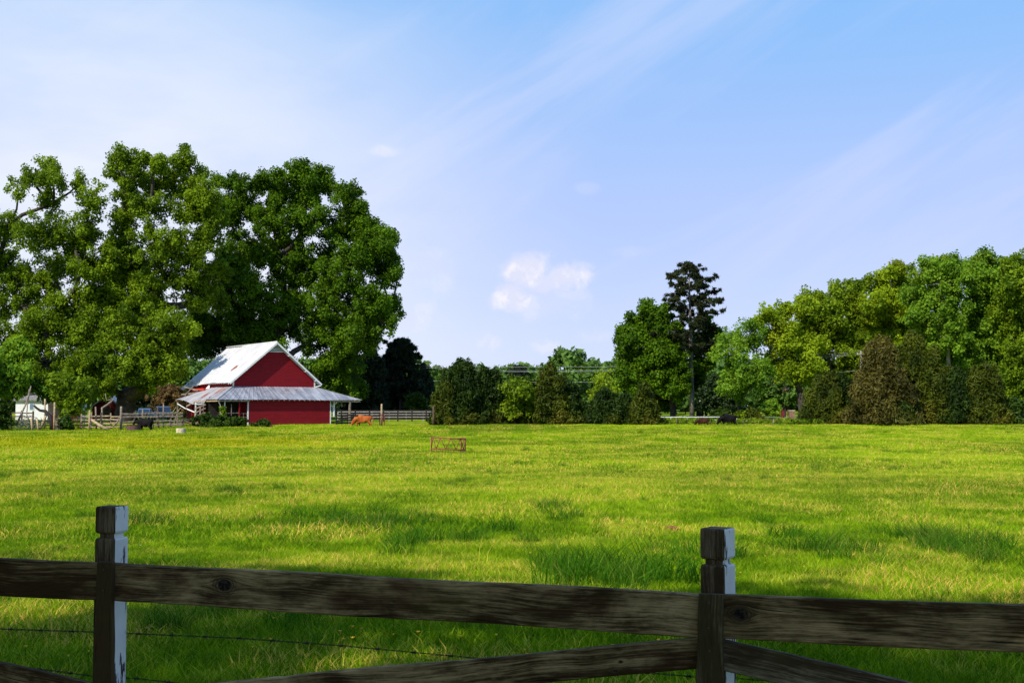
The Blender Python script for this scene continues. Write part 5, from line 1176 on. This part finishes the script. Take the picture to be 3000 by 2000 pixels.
# ------------------------------------------------------------------ fences beyond the field
rail_fence('board_fence', 'dark four-board fence between the barn and the left field cedars', (1000, 158), (1290, 158), (.34, .68, 1.02, 1.36), 8, 'dark_board', 1.45, .16, .15, seed=12)
rail_fence('board_fence', 'whitish rail fence showing through just behind the dark four-board fence', (990, 160.5), (1290, 160.5), (.50, .86, 1.20), 7, 'pale_board', 1.25, .10, .08, seed=13)
rail_fence('rail_fence', 'low white rail fence behind the two dark cattle', (1916, 151), (2158, 151.5), (.38, .74), 6, 'white', .72, .13, .09, seed=14)
rail_fence('rail_fence', 'dark rail fence under the trees left of the tall pine foot', (1934, 186), (2120, 186), (.45, .85, 1.15), 6, 'brown_wood', 1.2, .14, .12, seed=15)
rail_fence('rail_fence', 'dark rail fence beyond the driveway left of the flagpole', (2220, 192), (2308, 192), (.35, .7), 4, 'brown_wood', .95, .16, .12, seed=16)
WP = 'thin posts of the wire fence behind the cattle'
for px_, top, l in ((1983, 1226, 'dark thin post left of the dark brown calf'), (2081, 1231, 'thin post between the calf and the large black cow'), (2176, 1231, 'thin post just right of the large black cow'), (2266, 1228, 'pale thin post midway between the black cow and the brick pillar')):
    bx_post(px_, 141.8, top, .13, 'grey_wood' if px_ > 2200 else 'brown_wood', l, WP)
mb = MB(); o_ = G(1983, 141.9)
for z in (.3, .62, .92):
    pts = []
    for px_ in (1900, 1983, 2081, 2176, 2266, 2340): q = G(px_, 141.9); pts.append(q - o_ + Vector((0, 0, z)))
    mb.tube(pts, .008, 4)
ob = mb.build('fence_wire', M['wire_rust']); ob.location = o_; tag(ob, 'thin strands of wire strung between the posts behind the cattle', 'fence wire')
# driveway, verge
mb = MB(); v = []; xs_ = [P(2100 + k * 40, HOR, 176).x for k in range(9)]
for y in (173.5, 176, 179):
    for x in xs_: v.append((x, y + (x - xs_[0]) * .05, ground(x, y + (x - xs_[0]) * .05) + .06))
mb.add(v, [(j * 9 + i, j * 9 + i + 1, (j + 1) * 9 + i + 1, (j + 1) * 9 + i) for j in range(2) for i in range(8)]); tag(mb.build('driveway', M['asph']), kind='structure')
wv = []
rn = np.random.default_rng(77); C = []
for px_ in range(1900, 2420, 4):
    for _ in range(3): q = G(px_ + rn.normal() * 4, rn.uniform(143, 150)); C.append((q.x, q.y, q.z + rn.random() * .45))
v, f, rnd = leaf_cloud(np.array(C), np.full(len(C), .35), 26, .22, 1.0, .3, 1.8, 7, -.8)
tag(link('verge_weeds', mesh_np('verge_weeds', v, f, 4, M['leaf_olive'], rnd)), 'rough brownish-green weeds along the verge behind the wire fence', 'weeds', kind='stuff')
# brick pillar, letterbox post, sign
pl = thing('brick_pillar', G(2320, 160), 'square brick gate pillar with pale cap left of the olive cedar', 'pillar')
def brickmat():
    m, t = newmat('bricks'); co = obj_co(t); bt = t.new('ShaderNodeTexBrick', {'Vector': t.mapping(co, rot=(R(90), 0, 0)), 'Color1': (.24, .13, .09, 1), 'Color2': (.15, .09, .07, 1), 'Mortar': (.40, .37, .33, 1), 'Scale': 1.0, 'Mortar Size': .012, 'Brick Width': .22, 'Row Height': .075}); fin(t, principled(t, bt.outputs[0], .9)); return m
mb = MB(); mb.box((-.30, -.30, -.2), (.30, .30, 1.32)); mb.build('shaft', M['brick'], pl); mb = MB(); mb.box((-.36, -.36, 1.32), (.36, .36, 1.42)); mb.build('cap', M['concrete'], pl)
g = G(2300.5, 158); sg = thing('sign_post', g, 'dark post carrying a small round pale sign left of the brick pillar', 'sign')
mb = MB(); mb.beam((0, 0, -.2), (0, 0, P(2300, 1196, 158).z - g.z), .16, .16, up=(0, 1, 0)); mb.build('post', M['dark_board'], sg)
zc = P(2302, 1225, 158).z - g.z; mb = MB(); mb.tube([(.05, -.09, zc), (.05, -.13, zc)], .17, 18); sf = mb.build('sign_face', M['white'], sg); mb = MB(); mb.tube([(.05, -.131, zc), (.05, -.136, zc)], .10, 16); mb.build('sign_centre', M['red_metal'], sf)
g = G(2296, 166); mb = MB(); mb.box((-.32, -.2, .0), (.28, .2, P(2296, 1203, 166).z - g.z)); mb.box((-.36, -.24, P(2296, 1203, 166).z - g.z + .002), (.32, .24, P(2296, 1203, 166).z - g.z + .08)); ob = mb.build('letter_box', M['red_metal']); ob.location = g; tag(ob, 'dull red box standing left of the dark sign post', 'box')
g = G(2318, 156.5); zz = P(2318, 1232.5, 156.5).z - g.z; mb = MB(); mb.beam((-.6, 0, zz), (.75, 0, zz), .06, .14)
for x in (-.5, .62): mb.beam((x, .05, -.2), (x, .05, zz + .05), .1, .1, up=(0, 1, 0))
ob = mb.build('low_barrier', M['white']); ob.location = g; tag(ob, 'short white barrier board at the foot of the brick pillar', 'barrier')
g = G(2188, 146); zz = P(2188, 1231, 146).z - g.z; mb = MB(); mb.beam((0, 0, -.2), (0, 0, zz - .1), .05, .05, up=(0, 1, 0)); mb.box((-.16, -.2, zz - .1), (.16, .2, zz + .04)); ob = mb.build('marker_post', M['white']); ob.location = g; tag(ob, 'small white box on a thin stake right of the black cow', 'marker')
# flag
fl = thing('flagpole', G(2312, 175), 'dark flagpole flying a striped flag of red, white and blue', 'flagpole'); zt = P(2312, 1127, 175).z - fl.location.z
mb = MB(); mb.tube([(0, 0, -.1), (0, 0, zt)], [.06, .035], 8); lathe(mb, [(0, 0), (.06, .03), (.06, .09), (0, .12)], 8, 0, (0, 0, zt)); mb.build('pole', M['dark_board'], fl)
fr_ = simple('flag_red', (.55, .04, .05), .7, .1); fw_ = simple('flag_white', (.75, .75, .75), .7, .05); fb_ = simple('flag_blue', (.03, .05, .22), .7, .1); mb = MB(); nx, nz = 26, 13; Lf, Hf = 1.05, .62
vs = []
for j in range(nz + 1):
    for i in range(nx + 1):
        u = i / nx; q = j / nz; x = -.04 - u * Lf * .86; z = zt - .12 - q * Hf - u * u * .42 + .03 * math.sin(u * 11); y = .09 * math.sin(u * 9 + q * 1.5) * u; vs.append((x, y, z))
fs = [(j * (nx + 1) + i, j * (nx + 1) + i + 1, (j + 1) * (nx + 1) + i + 1, (j + 1) * (nx + 1) + i) for j in range(nz) for i in range(nx)]
mb.add(vs, fs); mb.mi = [2 if (i < 10 and j < 7) else (0 if j % 2 == 0 else 1) for j in range(nz) for i in range(nx)]
# stars on the canton
for r_ in range(9):
    for c_ in range(6 if r_ % 2 == 0 else 5):
        u = (.6 + c_ * 1.0 + (0 if r_ % 2 == 0 else .5)) / 26 * 1.62; q = (r_ + .9) / 10 * 7 / 13 * .98; x = -.04 - u * Lf * .86; z = zt - .12 - q * Hf - u * u * .42 + .03 * math.sin(u * 11); y = .09 * math.sin(u * 9 + q * 1.5) * u
        for sy in (-.004, .004): mb.add([(x + .009 * math.cos(a * 1.2566 + (0 if 0 else .314)) * (1 if a % 1 == 0 else .4), y + sy, z + .009 * math.sin(a * 1.2566 + .314)) for a in range(5)], [(0, 1, 2, 3, 4)], 1)
mb.build('flag', [fr_, fw_, fb_], fl)

# ------------------------------------------------------------------ utility pole and wires
up_ = thing('utility_pole', G(2525, 170), 'pale wooden utility pole rising above the bronze-brown cedar', 'utility pole'); zt = P(2525, 1027, 170).z - up_.location.z
M['pole_wood'] = simple('pole_wood', (.20, .175, .15), .9, .3, 3)
mb = MB(); mb.tube([(0, 0, -.3), (0, 0, zt)], [.17, .12], 10); mb.build('pole', M['pole_wood'], up_)
mb = MB(); mb.beam((-.55, 0, zt - .5), (.45, -.3, zt - .5), .10, .10); mb.build('cross_arm', M['pole_wood'], up_)
for x in (-.5, .4): mb = MB(); lathe(mb, [(0, 0), (.05, 0), (.04, .06), (.05, .10), (0, .14)], 8, 0, (x, -.3 * (x + .55), zt - .45)); mb.build('insulator', M['white'], up_)
M['cable'] = simple('power_cable', (.42, .43, .45), .5, .1, 2)
def wire(pts, label, r=.014, D0=170, D1=215):
    w_ = []
    for px_, py_ in pts: D = D0 + (2525 - px_) / 1400 * (D1 - D0) if px_ < 2525 else D0 - (px_ - 2525) / 500 * 6; w_.append(P(px_, py_, D))
    out = []
    for i in range(len(w_) - 1):        # smooth through the points
        p0, p1, p2, p3 = w_[max(0, i - 1)], w_[i], w_[i + 1], w_[min(len(w_) - 1, i + 2)]
        for k in range(8):
            t_ = k / 8; out.append(.5 * ((2 * p1) + (p2 - p0) * t_ + (2 * p0 - 5 * p1 + 4 * p2 - p3) * t_ * t_ + (3 * p1 - p0 - 3 * p2 + p3) * t_ ** 3))
    out.append(w_[-1]); o_ = out[0].copy(); mb = MB(); mb.tube([p - o_ for p in out], r, 5); ob = mb.build('power_line', M['cable']); ob.location = o_; tag(ob, label, 'power line')
wire([(2525, 1029), (2400, 1039), (2100, 1060), (1880, 1071), (1700, 1075), (1550, 1075), (1400, 1072), (1240, 1066), (1150, 1061), (1080, 1055)], 'topmost power line running left from the utility pole')
wire([(2517, 1034), (2400, 1045), (2100, 1070), (1880, 1081), (1700, 1085), (1550, 1086), (1400, 1083), (1240, 1071), (1150, 1066), (1080, 1060)], 'second power line, just below the topmost one')
wire([(2532, 1036), (2400, 1049), (2100, 1073), (1880, 1084), (1700, 1088), (1550, 1089), (1400, 1086), (1240, 1076), (1150, 1071), (1080, 1065)], 'third power line, lowest of the close upper group')
wire([(2525, 1084), (2400, 1094), (2100, 1110), (1880, 1117), (1700, 1119), (1550, 1119), (1400, 1118), (1240, 1115), (1170, 1112), (1080, 1106)], 'lowest single power line hanging well below the upper group')
wire([(2525, 1029), (2620, 1036), (2750, 1045), (3000, 1060), (3200, 1074)], 'upper power line running right from the utility pole')
wire([(2532, 1036), (2620, 1043), (2745, 1054), (3000, 1072), (3200, 1088)], 'middle power line running right from the utility pole')
wire([(2525, 1084), (2700, 1096), (2890, 1107), (3000, 1110), (3200, 1118)], 'lowest power line running right from the utility pole')
